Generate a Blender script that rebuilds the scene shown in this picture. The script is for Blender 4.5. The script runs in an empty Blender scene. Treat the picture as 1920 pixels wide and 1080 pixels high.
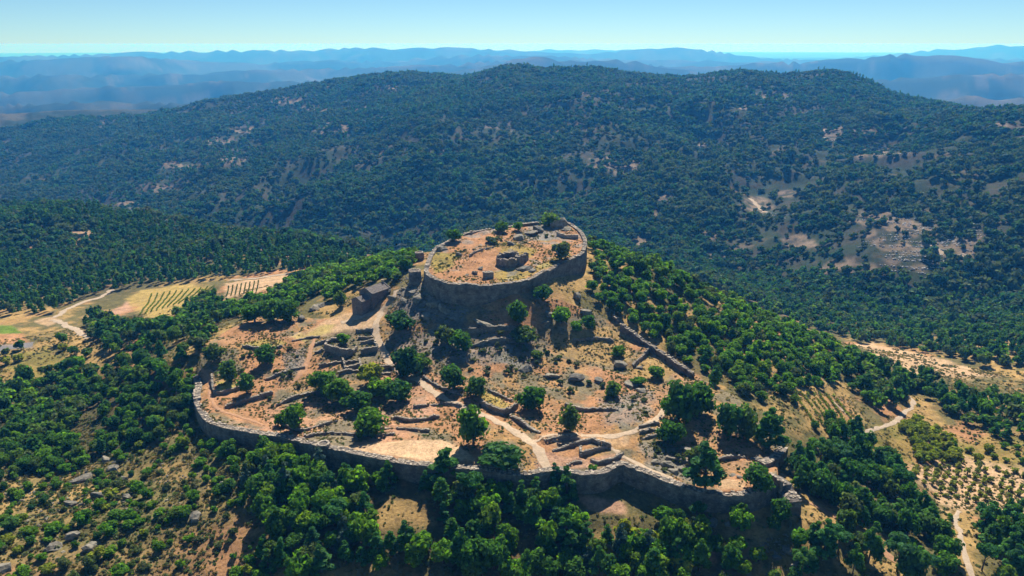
import bpy, bmesh, math, random
import numpy as np
from mathutils import Vector, Matrix

# ---------------------------------------------------------------- camera, sky, sun, exposure
F_PX = 1423.0                      # focal length in pixels of a 1920 px wide picture
V_H = 82.0                         # picture row of the eye level
PITCH = math.atan((540 - V_H) / F_PX)
CZ = 300.0                         # camera height
SUN_EL, SUN_AZ = math.radians(47), math.radians(9)
scene = bpy.context.scene
COL = scene.collection
cam_d = bpy.data.cameras.new('camera')
cam_d.sensor_width = 36.0
cam_d.lens = 36.0 * F_PX / 1920.0
cam_d.clip_start = 1.0
cam_d.clip_end = 400000.0
cam = bpy.data.objects.new('camera', cam_d)
COL.objects.link(cam)
cam.location = (0, 0, CZ)
cam.rotation_euler = (math.pi / 2 - PITCH, 0, 0)
scene.camera = cam

world = bpy.data.worlds.new('World')
scene.world = world
world.use_nodes = True
wn = world.node_tree.nodes
sky = wn.new('ShaderNodeTexSky')
sky.sky_type = 'NISHITA'
sky.sun_disc = False
sky.sun_elevation = SUN_EL
sky.sun_rotation = SUN_AZ
sky.altitude = 600
sky.air_density = 0.7
sky.dust_density = 0.0
sky.ozone_density = 5.0
bg = wn['Background']
bg.inputs['Strength'].default_value = 0.052
cast = wn.new('ShaderNodeMix'); cast.data_type = 'RGBA'; cast.blend_type = 'MULTIPLY'        # the picture's cool white balance, even over the whole sky
cast.inputs[0].default_value = 1.0
cast.inputs[7].default_value = (0.80, 1.02, 1.04, 1)
world.node_tree.links.new(sky.outputs[0], cast.inputs[6])
world.node_tree.links.new(cast.outputs[2], bg.inputs['Color'])

sun_d = bpy.data.lights.new('sun', 'SUN')
sun_d.energy = 4.6
sun_d.angle = math.radians(0.53)
sun_d.color = (1.0, 0.95, 0.86)
sun = bpy.data.objects.new('sun', sun_d)
COL.objects.link(sun)
SUN_V = Vector((math.sin(SUN_AZ) * math.cos(SUN_EL), math.cos(SUN_AZ) * math.cos(SUN_EL), math.sin(SUN_EL)))
sun.rotation_euler = SUN_V.to_track_quat('Z', 'Y').to_euler()
sun.location = (0, 0, 900)

scene.view_settings.view_transform = 'Standard'
scene.view_settings.look = 'None'
scene.view_settings.gamma = 1.0
scene.view_settings.exposure = 0.85
scene.view_settings.use_curve_mapping = False
scene.render.engine = 'CYCLES'
scene.cycles.max_bounces = 5
scene.cycles.diffuse_bounces = 3
scene.cycles.glossy_bounces = 1
scene.cycles.transmission_bounces = 2
scene.cycles.volume_bounces = 0
scene.cycles.use_denoising = True

RNG = np.random.default_rng(7)
random.seed(7)

# ---------------------------------------------------------------- helpers: noise, pixel rays
def _hash(ix, iy, s):
    n = (ix.astype(np.int64) * 374761393 + iy.astype(np.int64) * 668265263 + s * 974634777) & 0x7fffffff
    n = ((n ^ (n >> 13)) * 1274126177) & 0x7fffffff
    return ((n ^ (n >> 16)) & 0xffff) / 65535.0
def vnoise(x, y, s=0):
    x = np.asarray(x, float); y = np.asarray(y, float)
    ix = np.floor(x); iy = np.floor(y)
    fx = x - ix; fy = y - iy
    fx = fx * fx * fx * (fx * (fx * 6 - 15) + 10); fy = fy * fy * fy * (fy * (fy * 6 - 15) + 10)
    a = _hash(ix, iy, s); b = _hash(ix + 1, iy, s); c = _hash(ix, iy + 1, s); d = _hash(ix + 1, iy + 1, s)
    return (a + (b - a) * fx) * (1 - fy) + (c + (d - c) * fx) * fy
def fbm(x, y, s=0, octv=4, gain=0.5):
    t = 0; a = 1; n = 0
    for o in range(octv):
        t = t + a * vnoise(x * 2 ** o + 17.3 * o, y * 2 ** o - 9.1 * o, s + o * 13); n += a; a *= gain
    return t / n
def sstep(a, b, x):
    t = np.clip((x - a) / (b - a), 0, 1)
    return t * t * (3 - 2 * t)

CP, SP = math.cos(PITCH), math.sin(PITCH)
def ray(u, v):
    a = (np.asarray(u, float) - 960) / F_PX; b = (540 - np.asarray(v, float)) / F_PX
    return a, CP + b * SP, -SP + b * CP
def at(u, v, Y):                                    # the point on a pixel's ray at distance Y ahead
    dx, dy, dz = ray(u, v)
    t = Y / dy
    return dx * t, Y, dz * t + CZ
def project(x, y, z):
    z = np.asarray(z) - CZ
    fwd = y * CP - z * SP; up = y * SP + z * CP
    return 960 + F_PX * x / fwd, 540 - F_PX * up / fwd
# ---------------------------------------------------------------- terrain: control points read off the photograph (u, v, distance)
CTRL = [
 (0,1080,195),(480,1080,195),(960,1080,195),(1440,1080,195),(1920,1080,200),
 (0,950,235),(250,950,225),(500,950,220),(800,960,212),(900,930,222),(1100,945,218),(1250,950,217),(1380,958,214),(1480,978,211),
 (450,825,258),(385,800,272),(600,866,240),(280,900,245),(150,850,275),(0,800,310),(330,745,300),(200,740,330),(0,740,350),
 (330,680,318),(250,640,380),(100,660,400),(0,640,420),(400,600,400),(560,560,400),(400,540,520),(270,570,500),(100,540,560),
 (600,520,480),(700,500,480),(745,485,440),(500,480,620),(250,470,680),(0,470,700),(0,400,850),
 (0,380,920),(200,396,850),(400,430,780),(550,452,720),(690,480,640),
 (0,430,1150),(350,470,1000),(690,520,850),
 (0,360,1500),(350,400,1200),(700,450,1000),(850,440,950),(1100,420,950),(1250,480,850),(1450,530,760),(1650,560,680),(1900,560,640),(1900,640,480),
 (0,224,2300),(150,216,2300),(300,210,2200),(400,190,2150),(550,165,2100),(750,140,2000),(850,145,1950),(960,129,1900),(1120,129,1900),(1280,147,1850),
 (1400,139,1800),(1560,143,1800),(1660,172,1750),(1800,202,1650),(1850,211,1550),(1920,205,1400),(2050,195,1300),
 (-150,235,2300),(-150,390,950),(-150,500,700),(-150,700,380),(-150,900,250),(2070,400,700),(2070,600,520),(2070,800,300),(2070,1000,215),
 (0,300,1800),(300,300,1600),(600,300,1350),(960,300,1180),(1300,300,1200),(1600,300,1150),(1900,300,950),
 (600,400,1080),(1000,400,980),(1300,400,970),(1600,400,900),(1900,400,770),(1600,480,760),(1900,480,690),
 (600,200,1850),(960,200,1500),(1300,200,1500),(1600,200,1480),
 (300,232,2900),(960,175,2500),(960,205,3000),(1560,200,2400),(1900,260,2200),(0,260,3200),(1900,190,3200),(300,195,4200),(1500,195,4200),
 (900,808,252),(700,806,258),(1200,784,262),(1000,704,295),(700,704,300),(500,702,305),(1200,704,300),(1000,620,325),(900,580,338),(720,602,340),
 (560,642,330),(430,642,335),(1150,622,335),(1300,720,295),(1400,806,262),(1350,890,233),(1500,800,275),(1560,900,248),(1650,800,300),(1750,900,262),
 (1900,900,265),(1600,720,345),(1750,760,340),(1900,760,350),(1700,680,410),(1900,700,420),(1600,650,430),(1920,1000,225),(1700,1000,215),
 (1200,500,390),(1300,545,385),(1450,625,370),(1550,665,370),(1200,540,470),(1350,590,470),(1500,640,480),(1300,520,700),
 (960,470,480),(960,490,560),(960,500,750),(1080,450,460),(850,470,470),(750,500,520),
 (900,556,338),(960,550,340),(800,541,352),(770,525,368),(1095,520,377),(1040,530,357),(1130,495,397),(980,500,370),(930,470,420),(1040,460,420),
]
cu = np.array(CTRL, float)
cx, cy, cz = at(cu[:, 0], cu[:, 1], cu[:, 2])
extra = np.array([(-150, 110, CZ - 172), (0, 110, CZ - 176), (150, 110, CZ - 180), (0, 40, CZ - 190), (-80, 60, CZ - 186), (80, 60, CZ - 190)], float)
cx = np.r_[cx, extra[:, 0]]; cy = np.r_[cy, extra[:, 1]]; cz = np.r_[cz, extra[:, 2]]
c_th = np.arctan2(cx, cy); c_lr = np.log(np.hypot(cx, cy)); c_val = (cz - CZ) / np.hypot(cx, cy)
def _k(d2): return 0.5 * d2 * np.log(d2 + 1e-9)
KTH = 1.15
P = np.c_[c_th * KTH, c_lr]
n = len(P)
D2 = ((P[:, None] - P[None]) ** 2).sum(-1)
A = np.zeros((n + 3, n + 3)); A[:n, :n] = _k(D2) + np.eye(n) * 2e-4
A[:n, n] = 1; A[:n, n + 1:] = P; A[n, :n] = 1; A[n + 1:, :n] = P.T
W = np.linalg.solve(A, np.r_[c_val, 0, 0, 0])
def tps(th, lr):
    out = W[n] + W[n + 1] * th * KTH + W[n + 2] * lr
    for i in range(n):
        d2 = (th * KTH - P[i, 0]) ** 2 + (lr - P[i, 1]) ** 2
        out = out + W[i] * 0.5 * d2 * np.log(d2 + 1e-9)
    return out

# polar grid, fine where the picture is fine
TH_MAX = math.radians(54)
NTH = 860
THS = np.linspace(-TH_MAX, TH_MAX, NTH)
RS = np.r_[np.arange(40, 165, 4.0), np.arange(165, 465, 0.95), 465 * np.exp(np.arange(0, math.log(1000 / 465), 0.0052)),
           1000 * np.exp(np.arange(0, math.log(2800 / 1000), 0.0062)), 2800 * np.exp(np.arange(0, math.log(48000 / 2800), 0.018))]
NR = len(RS)
TH, R = np.meshgrid(THS, RS)
GX = R * np.sin(TH); GY = R * np.cos(TH)
LR = np.log(R)
RN = int((RS < 4400).sum())
base = np.zeros_like(R)
base[:RN] = tps(TH[:RN], LR[:RN]) * R[:RN] + CZ
# gullies and rough ground on the mountain
g1 = 1 - np.abs(2 * fbm(GX[:RN] / 260, GY[:RN] / 330, 5, 4) - 1)
mt = sstep(750, 1100, R[:RN]) * (1 - sstep(3300, 3800, R[:RN]))
crest_keep = 1 - 0.7 * sstep(1500, 1700, R[:RN])
base[:RN] += mt * crest_keep * (g1 - 0.7) * 58
base[:RN] += mt * (fbm(GX[:RN] / 75, GY[:RN] / 75, 8, 4) - 0.5) * 22
# far ranges: (distance, width, [(u, v) crest line])
RANGES = [
 (3900, 700, [(-300,205),(0,196),(160,187),(300,192),(420,186),(560,178),(700,172),(900,190),(1200,210),(1500,215),(1700,196),(1800,184),(1850,178),(1900,184),(2300,190)]),
 (5400, 900, [(-300,170),(0,172),(120,163),(260,160),(420,152),(600,150),(760,142),(900,125),(960,112),(1000,105),(1060,112),(1120,107),(1200,116),(1290,126),(1400,150),(1560,150),(1700,146),(1840,138),(2300,136)]),
 (7200, 1000, [(-300,146),(0,141),(90,138),(250,139),(400,134),(560,128),(700,126),(820,119),(960,112),(1100,112),(1250,122),(1350,124),(1450,116),(1600,108),(1700,100),(1760,104),(1830,109),(1920,111),(2300,108)]),
 (9800, 1500, [(-300,116),(0,112),(120,110),(200,104),(260,106),(330,112),(480,116),(640,113),(800,107),(900,101),(1000,104),(1150,110),(1280,113),(1420,116),(1600,118),(1920,116),(2300,114)]),
 (13500, 2200, [(-300,108),(0,106),(200,99),(360,95),(520,93),(700,88),(860,89),(960,94),(1100,97),(1200,92),(1270,88),(1340,95),(1430,109),(1600,112),(1920,108),(2300,104)]),
 (20000, 3000, [(-300,108),(0,107),(300,100),(700,96),(900,93),(1100,92),(1250,93),(1400,108),(1560,108),(1660,103),(1750,92),(1830,86),(1880,84),(1940,86),(2300,88)]),
]
# bring the mountain's skyline to the crest line of the photograph
CREST = np.array([(-400,236),(0,214),(100,207),(200,206),(300,206),(350,197),(400,188),(460,180),(520,170),(600,158),(680,146),(750,138),(800,143),(860,147),(920,136),(960,127),(1010,132),(1060,133),(1120,129),(1170,139),(1230,147),(1280,150),
 (1340,143),(1400,137),(1450,140),(1480,143),(1520,138),(1560,134),(1600,140),(1640,156),(1680,175),(1740,191),(1800,202),(1850,214),(1920,206),(2300,190)], float)
uth = 960 + F_PX * np.tan(THS) / CP
i0, i1 = int(np.searchsorted(RS, 1250)), int(np.searchsorted(RS, 2700))
tanv = (base[i0:i1] - CZ) / RS[i0:i1, None]
km = tanv.argmax(0)
_, dyc, dzc = ray(uth, np.interp(uth, CREST[:, 0], CREST[:, 1]))
want = dzc / np.hypot((uth - 960) / F_PX, dyc)
delta = (want - tanv.max(0)) * RS[i0 + km]
rk = np.convolve(np.pad(RS[i0 + km], 20, mode='edge'), np.ones(41) / 41, 'valid')
base[:RN] += delta[None] * np.exp(-((R[:RN] - rk[None]) / np.where(R[:RN] < rk[None], 420., 260.)) ** 2)
FAR0 = 55.0
RF = int(np.searchsorted(RS, 2240))
R_, X_, Y_ = R[RF:], GX[RF:], GY[RF:]
FLOOR = np.where(R_ < 4500, -150., np.minimum(-150., CZ - (R_ - 4500) * .036 - 450))
carve = np.abs(2 * fbm(X_ / 1100, Y_ / 1100, 23, 5) - 1)          # valleys cut into the far country
carve = 1 - np.clip(carve * 2.2, 0, 1)
far = FLOOR + (fbm(X_ / 900, Y_ / 900, 21, 4) - 0.5) * 90
for k, (RD, WD, prof) in enumerate(RANGES):
    pr = np.array(prof, float)
    v = np.interp(uth, pr[:, 0], pr[:, 1])
    v = v + (fbm(uth / 60, uth * 0 + k, 31 + k, 4) - 0.5) * (6 if k < 4 else 3)
    _, dy, dz = ray(uth, v)
    wob = (fbm(uth / 260, uth * 0 + 3 * k, 51 + k, 3) - 0.5) * WD * 1.6
    RDw = RD + wob
    zc = CZ + dz / np.hypot((uth - 960) / F_PX, dy) * RDw
    q = (R_ - RDw[None]) / WD
    q = q * (1 + 0.5 * (fbm(X_ / WD * 1.6, Y_ / WD * 1.6, 61 + k, 4) - 0.5))
    shape = np.exp(-np.abs(q) ** 1.35)
    fl = float(min(-150., CZ - max(0, RD - 4500) * .036 - 450))
    far = np.maximum(far, fl + (zc[None] - fl) * shape - carve * min(260, WD * .2) * np.clip(np.abs(q) * 2.0, 0, 1) * shape)
bl = sstep(2700, 3300, R_)
z_base = base.copy()
z_base[RF:] = base[RF:] * (1 - bl) + far * bl
# fine relief of the near ground
near = (1 - sstep(500, 900, R))
z_base += near * ((fbm(GX / 14, GY / 14, 3, 4) - 0.5) * 2.2 + (fbm(GX / 45, GY / 45, 4, 3) - 0.5) * 3.0)

DTH = THS[1] - THS[0]
def bil(G, x, y):
    th = np.arctan2(x, y); r = np.hypot(x, y)
    fi = np.clip(np.interp(r, RS, np.arange(NR)), 0, NR - 1.001); fj = np.clip((th + TH_MAX) / DTH, 0, NTH - 1.001)
    i = np.floor(fi).astype(int); j = np.floor(fj).astype(int); a = fi - i; b = fj - j
    return (G[i, j] * (1 - a) + G[i + 1, j] * a) * (1 - b) + (G[i, j + 1] * (1 - a) + G[i + 1, j + 1] * a) * b
def hit_on(G, u, v, off=0.0, rmin=120.0):
    """first point where the pixel's ray meets the ground raised by off"""
    dx, dy, dz = ray(u, v)
    hr = math.hypot(dx, dy)
    rr = RS[(RS > rmin) & (RS < 4000)]
    x = dx / hr * rr; y = dy / hr * rr
    dzv = CZ + dz / hr * rr - (bil(G, x, y) + off)
    k = np.nonzero(dzv <= 0)[0]
    if len(k) == 0: k = [int(np.argmin(np.abs(dzv)))]
    k = k[0]
    if k > 0 and dzv[k - 1] > 0:
        t = dzv[k - 1] / (dzv[k - 1] - dzv[k]); r = rr[k - 1] + (rr[k] - rr[k - 1]) * t
    else: r = rr[k]
    return np.array((dx / hr * r, dy / hr * r))
def seg_dist(px, py, poly, closed=False):
    """distance to a polyline, and the side of it (positive: left of the walking direction)"""
    q = np.asarray(poly, float)
    if closed: q = np.r_[q, q[:1]]
    best = np.full(px.shape, 1e9); side = np.zeros(px.shape)
    for a, b in zip(q[:-1], q[1:]):
        d = b - a; L = d @ d + 1e-9
        t = np.clip(((px - a[0]) * d[0] + (py - a[1]) * d[1]) / L, 0, 1)
        ex = px - a[0] - t * d[0]; ey = py - a[1] - t * d[1]
        dd = np.hypot(ex, ey)
        s = d[0] * (py - a[1]) - d[1] * (px - a[0])
        m = dd < best
        best[m] = dd[m]; side[m] = np.sign(s)[m]
    return best, side
def inside(px, py, poly):
    q = np.asarray(poly, float); c = np.zeros(px.shape, bool)
    for (x0, y0), (x1, y1) in zip(q, np.roll(q, -1, 0)):
        c ^= ((y0 > py) != (y1 > py)) & (px < (x1 - x0) * (py - y0) / (y1 - y0 + 1e-12) + x0)
    return c
def smooth_line(pts, step=2.0, closed=False, straight=False):
    q = np.asarray(pts, float)
    if closed: q = np.r_[q, q[:1]]
    if straight or len(q) < 3:
        out = []
        for a, b in zip(q[:-1], q[1:]):
            m = max(1, int(np.linalg.norm(b - a) / step))
            out += [a + (b - a) * t / m for t in range(m)]
        return np.array(out + [q[-1]])
    out = []
    for i in range(len(q) - 1):
        if closed: p0 = q[i - 1] if i else q[-2]; p3 = q[i + 2] if i + 2 < len(q) else q[1]
        else: p0 = q[max(i - 1, 0)]; p3 = q[min(i + 2, len(q) - 1)]
        p1, p2 = q[i], q[i + 1]
        m = max(1, int(np.linalg.norm(p2 - p1) / step))
        for k in range(m):
            t = k / m
            out.append(0.5 * (2 * p1 + (p2 - p0) * t + (2 * p0 - 5 * p1 + 4 * p2 - p3) * t * t + (3 * p1 - p0 - 3 * p2 + p3) * t ** 3))
    return np.array(out + [q[-1]])
def pix(pts, G=None, off=0.0):
    return np.array([hit_on(z_base if G is None else G, u, v, off) for u, v in pts])

# --- the castle platform
RING_PX = [(800,499),(803,513),(818,523),(850,530),(900,532),(950,530),(985,524),(1012,512),(1040,497),(1070,484),(1091,471),(1097,455),(1093,440),(1082,428),(1064,417),(1030,416),(990,418),(950,424),(905,430),(868,438),(838,450),(815,468)]
ring = []
for u, v in RING_PX:                                # the platform is one plane that rises to the back
    dx, dy, dz = ray(u, v)
    # z = CZ-107.4 + (y-342)*0.066 (+1.0 m parapet)
    t = (-106.4 - 342 * 0.066) / (dz - 0.066 * dy)
    ring.append((dx * t, dy * t))
ring = np.array(ring)
RING = smooth_line(ring, 1.5, closed=True)[:-1]
def platform(x, y): return CZ - 107.4 + (y - 342) * 0.066
# --- the outer wall (left end, round the front, to the right corner) stands on the inside ground, 7 m above the slope outside
OUTER_PX = [(366,688),(371,712),(369,742),(380,772),(408,795),(460,804),(520,814),(565,823),(620,837),(700,854),(780,868),(860,876),(920,880),(1000,885),(1048,878),(1066,883),(1100,887),(1130,883),(1155,868),(1167,864),(1200,878),(1250,898),(1290,913),(1330,921),(1365,922),(1408,921),(1432,912),(1455,904)]
OUTER = smooth_line(pix(OUTER_PX, off=6.6), 1.5)
BACK_PX = [(1465,850),(1380,740),(1300,700),(1165,610),(1120,585),(760,560),(650,600),(480,590),(380,650)]
back = pix(BACK_PX, off=1.0)
OUT_POLY = np.r_[OUTER, back]
Z = z_base.copy()
sub = (R > 150) & (R < 480)
sx, sy = GX[sub], GY[sub]
zi = Z[sub]
d, s = seg_dist(sx, sy, OUTER[::2])
ins = inside(sx, sy, OUT_POLY)
fade = sstep(0, 30, np.hypot(sx - OUTER[0, 0], sy - OUTER[0, 1]) + 6)
zi = zi + np.where(ins, 6.1 * fade * np.exp(-d / 26.0), 0)
rin = inside(sx, sy, RING)
zi = np.where(rin, platform(sx, sy) + (fbm(sx / 9, sy / 9, 77, 3) - 0.5) * 1.6, zi)
Z[sub] = zi
# ---------------------------------------------------------------- terrace walls and ruins (pixels of their top edge, left to right)
# kind, points, ground step (far side higher), height above the ground, thickness, label
TERR = [
 ([(398,708),(403,737),(430,735),(456,727)], 1.6, .5, .9, 'low stone wall around the small yellow plot by the left wall bend'),
 ([(424,764),(460,753),(512,738)], 2.0, .4, 1.0, 'slanting dry stone terrace wall below the small yellow plot'),
 ([(530,795),(565,808),(600,800),(632,790)], 1.8, .4, 1.0, 'terrace wall in tree shade left of the sandy field'),
 ([(572,820),(620,812),(690,816),(742,812)], 1.5, .3, .9, 'terrace wall along the upper left edge of the sandy field'),
 ([(700,806),(760,803),(806,809)], 1.2, .3, .8, 'short terrace wall above the middle of the sandy field'),
 ([(738,784),(770,790),(824,781)], 1.5, .3, .9, 'short dark terrace wall between the sandy field and the main path'),
 ([(775,764),(832,758),(866,763)], 1.0, .4, .7, 'narrow stone wall joining the main path from the tree shade'),
 ([(794,708),(830,729),(870,742)], .9, .2, .8, 'stone retaining wall on the upper side of the main path'),
 ([(903,756),(930,770),(952,774),(970,760)], 2.2, .3, 1.0, 'rounded retaining wall below the wedge of yellow grass in mid slope'),
 ([(917,733),(940,744),(962,753)], 1.4, .4, .9, 'stone wall above the wedge of yellow grass in mid slope'),
 ([(957,780),(985,799),(1014,815)], 1.0, .5, 1.2, 'tumbled stone wall beside the lower main path'),
 ([(862,622),(900,622),(950,618),(995,622)], 1.6, .4, 1.0, 'long dry stone terrace wall below the red bank under the castle'),
 ([(880,650),(930,640),(985,642)], 1.4, .3, .9, 'dark terrace wall on the rubble slope beneath the castle'),
 ([(1186,688),(1217,656)], 2.2, .3, .9, 'short steep wall of the triangular plot beside the long side wall'),
 ([(1198,805),(1216,800),(1236,796)], 1.0, .3, .8, 'upper of three little terrace steps beside the round bushy tree'),
 ([(1200,814),(1218,809),(1240,806)], 1.0, .3, .8, 'middle of three little terrace steps beside the round bushy tree'),
 ([(1202,823),(1222,818),(1244,815)], 1.0, .3, .8, 'lowest of three little terrace steps beside the round bushy tree'),
 ([(1020,829),(1050,823),(1090,825)], 2.4, .2, .9, 'wall of the dark sunken cistern at the path fork'),
 ([(1088,853),(1112,847),(1146,838)], 1.6, .3, .8, 'stepped ruin wall between the cistern and the outer wall'),
 ([(1108,862),(1122,868),(1150,862),(1168,850)], 1.0, .3, .8, 'curved rubble wall just inside the bulge of the outer wall'),
 ([(1064,873),(1078,867),(1092,866)], 1.2, .3, .8, 'small pit wall just inside the bulge of the outer wall'),
 ([(880,481),(900,470),(926,463)], .9, .1, .7, 'low rocky ledge across the castle yard'),
 ([(708,691),(724,690),(740,690)], 1.8, .3, .9, 'dark retaining wall where the chapel path meets the tall dark tree'),
 ([(548,640),(580,634),(600,632)], .8, .3, .8, 'low wall along the lower edge of the pale grass below the chapel'),
 ([(455,650),(490,656),(530,650)], 1.0, .3, .8, 'low stone wall below the long grass terrace left of the chapel'),
 ([(500,712),(530,700),(572,690)], 1.0, .3, .9, 'stone wall along the foot of the grey slab slope'),
 ([(520,760),(560,744),(610,735)], 1.3, .4, 1.0, 'grey tumbled terrace wall under the large tree by the red track'),
 ([(1250,860),(1300,868),(1350,862),(1400,858)], .9, .3, .9, 'faint terrace wall across the dry corner of the enclosure'),
 ([(1075,640),(1120,636),(1150,640)], .8, .2, .7, 'low stone edge on the orange meadow under the castle'),
 ([(1060,760),(1100,770),(1160,768)], 1.2, .4, 1.0, 'broken stone wall on the grey scrub slope in mid enclosure'),
]
# free-standing ruin walls: points, height, thickness, label
RUIN = [
 ([(610,650),(620,653),(632,657),(648,661),(660,658),(668,648)], 3.2, 1.1, 'tall dark curved wall of the round ruin beside the chapel path'),
 ([(610,649),(613,642),(622,637),(642,635)], 1.2, 1.0, 'pale back wall of the round ruin beside the chapel path'),
 ([(676,641),(702,638)], 1.2, .9, 'back wall of the square ruined room beside the chapel path'),
 ([(702,638),(708,653)], 1.2, .9, 'end wall of the square ruined room, touching the chapel path'),
 ([(676,659),(692,656),(708,654)], 2.4, .9, 'front wall of the square ruined room beside the chapel path'),
 ([(667,621),(700,618)], 1.0, .8, 'topmost ruin wall below the pale grass, next to the chapel path'),
 ([(672,633),(700,632)], .8, .8, 'second ruin wall from the pale grass, next to the chapel path'),
 ([(590,646),(616,638)], .9, .8, 'slanting ruin wall left of the round ruin'),
 ([(590,661),(608,655)], .9, .8, 'short ruin wall touching the left foot of the round ruin'),
 ([(598,686),(622,681),(643,676)], 1.2, .8, 'long low ruin wall below the round ruin'),
 ([(643,674),(648,692)], 1.2, .8, 'left cross wall of the lower ruined rooms'),
 ([(673,672),(678,691)], 1.2, .8, 'right cross wall of the lower ruined rooms'),
 ([(648,691),(675,684)], 1.1, .8, 'front wall of the lower ruined rooms'),
 ([(647,680),(672,675)], 1.0, .8, 'back wall of the lower ruined rooms'),
 ([(636,701),(650,695),(676,694)], 1.1, .8, 'lowest ruin wall above the yellow-green tree'),
 ([(1036,843),(1075,834),(1110,825),(1126,830)], 1.2, .9, 'long pale wall along the lower side of the sunken cistern'),
 ([(1088,836),(1089,853)], 1.2, .8, 'short cross wall below the sunken cistern'),
 ([(1128,830),(1146,838)], 1.0, .8, 'short slanting wall at the right end of the sunken cistern'),
 ([(711,700),(734,699)], .9, .8, 'pale low wall at the foot of the dark retaining wall by the path'),
]
T_LINES = []
for pts, st, hh, tk, lab in TERR:
    line = smooth_line(pix(pts, Z), 1.2)
    T_LINES.append(line)
    if True:
        m = (np.abs(GX - line[:, 0].mean()) < 90) & (np.abs(GY - line[:, 1].mean()) < 70)
        px_, py_ = GX[m], GY[m]
        dd, ss = seg_dist(px_, py_, line[::2] if len(line) > 6 else line)
        da = np.hypot(px_ - line[0, 0], py_ - line[0, 1]); db = np.hypot(px_ - line[-1, 0], py_ - line[-1, 1])
        endf = np.where((da <= dd + 1e-6) | (db <= dd + 1e-6), np.clip(1 - dd / 2.0, 0, 1), 1.0)
        Z[m] += np.where(ss > 0, st * .55 * np.exp(-dd / 7.0), -st * .3 * np.exp(-dd / 5.0)) * endf

# level the sandy field behind the wall, the chapel yard
def level(poly_px, soft, k=1.0, tilt=True):
    pw = pix(poly_px, Z)
    m = (np.abs(GX - pw[:, 0].mean()) < 90) & (np.abs(GY - pw[:, 1].mean()) < 70)
    px_, py_ = GX[m], GY[m]
    i = inside(px_, py_, pw); dd, _ = seg_dist(px_, py_, pw, True)
    w = np.where(i, sstep(0, soft, dd), 0) * k
    if i.sum() < 5: return
    A_ = np.c_[px_[i], py_[i], np.ones(i.sum())]
    c = np.linalg.lstsq(A_, Z[m][i], rcond=None)[0]
    Z[m] = Z[m] * (1 - w) + (c[0] * px_ + c[1] * py_ + c[2]) * w
SANDFIELD = [(630,842),(700,830),(760,824),(830,826),(870,842),(900,868),(800,866),(700,850)]
level(SANDFIELD, 2.5, .92)
CHAPEL_YARD = [(600,600),(640,575),(720,570),(740,590),(700,620),(600,630),(540,640)]
level(CHAPEL_YARD, 3, .85)

def hit(u, v, off=0.0): return hit_on(Z, u, v, off)
def gz(x, y): return bil(Z, np.asarray(x, float), np.asarray(y, float))
def p3(u, v, off=0.0):
    x, y = hit(u, v, off)
    return Vector((x, y, float(gz(x, y))))

# ---------------------------------------------------------------- colour of the ground itself
SOIL = np.array((.395, .208, .105)); SAND = np.array((.56, .375, .225)); ROCK = np.array((.22, .21, .19)); YG = np.array((.34, .28, .07))
GG = np.array((.12, .20, .03)); DRY = np.array((.39, .255, .10)); SCRUB = np.array((.085, .085, .035)); DUFF = np.array((.07, .06, .03)); PINK = np.array((.46, .27, .18))
def mixc(c, d, w): return c * (1 - w[..., None]) + d * w[..., None]
n1 = fbm(GX / 22, GY / 22, 101, 4); n2 = fbm(GX / 6, GY / 6, 103, 3); n3 = fbm(GX / 60, GY / 60, 105, 4)
C = np.empty(R.shape + (3,)); C[:] = DRY
C = mixc(C, SOIL, sstep(.42, .62, n3))
C = mixc(C, SCRUB * 1.15, sstep(.38, .56, n1 * .6 + n2 * .4) * .88)
# forest floor on the mountain and the hills behind; clearings by noise
mtn = sstep(560, 760, R)
nm = fbm(GX / 120, GY / 120, 111, 5); nm2 = fbm(GX / 25, GY / 25, 113, 3)
mc = np.empty_like(C); mc[:] = (.058, .056, .042)
mc = mixc(mc, np.array((.035, .05, .028)), sstep(.36, .56, nm2))
mc = mixc(mc, np.array((.16, .12, .09)), sstep(.60, .70, nm * .6 + nm2 * .4) * .7)
C = mixc(C, mc, mtn)
fr = sstep(2250, 2650, R)
f1 = np.zeros_like(R); f2 = np.zeros_like(R)
f1[RF:] = fbm(GX[RF:] / 420, GY[RF:] / 420, 121, 5); f2[RF:] = fbm(GX[RF:] / 160, GY[RF:] / 160, 123, 4)
fc = np.empty_like(C); fc[:] = (.022, .036, .026)
fc = mixc(fc, np.array((.065, .066, .05)), sstep(.46, .62, f1) * .8)
fc = mixc(fc, np.array((.13, .11, .085)), sstep(.63, .73, f2) * .5 * (1 - sstep(7000, 12000, R)))
C = mixc(C, fc, fr)
# inside the walls: orange earth with grey scrubby stone
i_out = np.zeros(R.shape, bool); i_out[sub] = ins
i_ring = np.zeros(R.shape, bool); i_ring[sub] = rin
ci = np.empty_like(C); ci[:] = SOIL
ci = mixc(ci, DRY, sstep(.42, .6, n1) * .6)
ci = mixc(ci, PINK, sstep(.5, .65, n3) * .6)
ci = mixc(ci, np.array((.15, .145, .10)), sstep(.46, .60, n2 * .55 + n1 * .45) * .8)
C = np.where(i_out[..., None], ci, C)
C = np.where(i_ring[..., None], mixc(mixc(np.broadcast_to(SOIL * 1.02, C.shape), YG * .9, sstep(.48, .62, n1) * .7), ROCK, sstep(.58, .7, n2) * .7), C)
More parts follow.
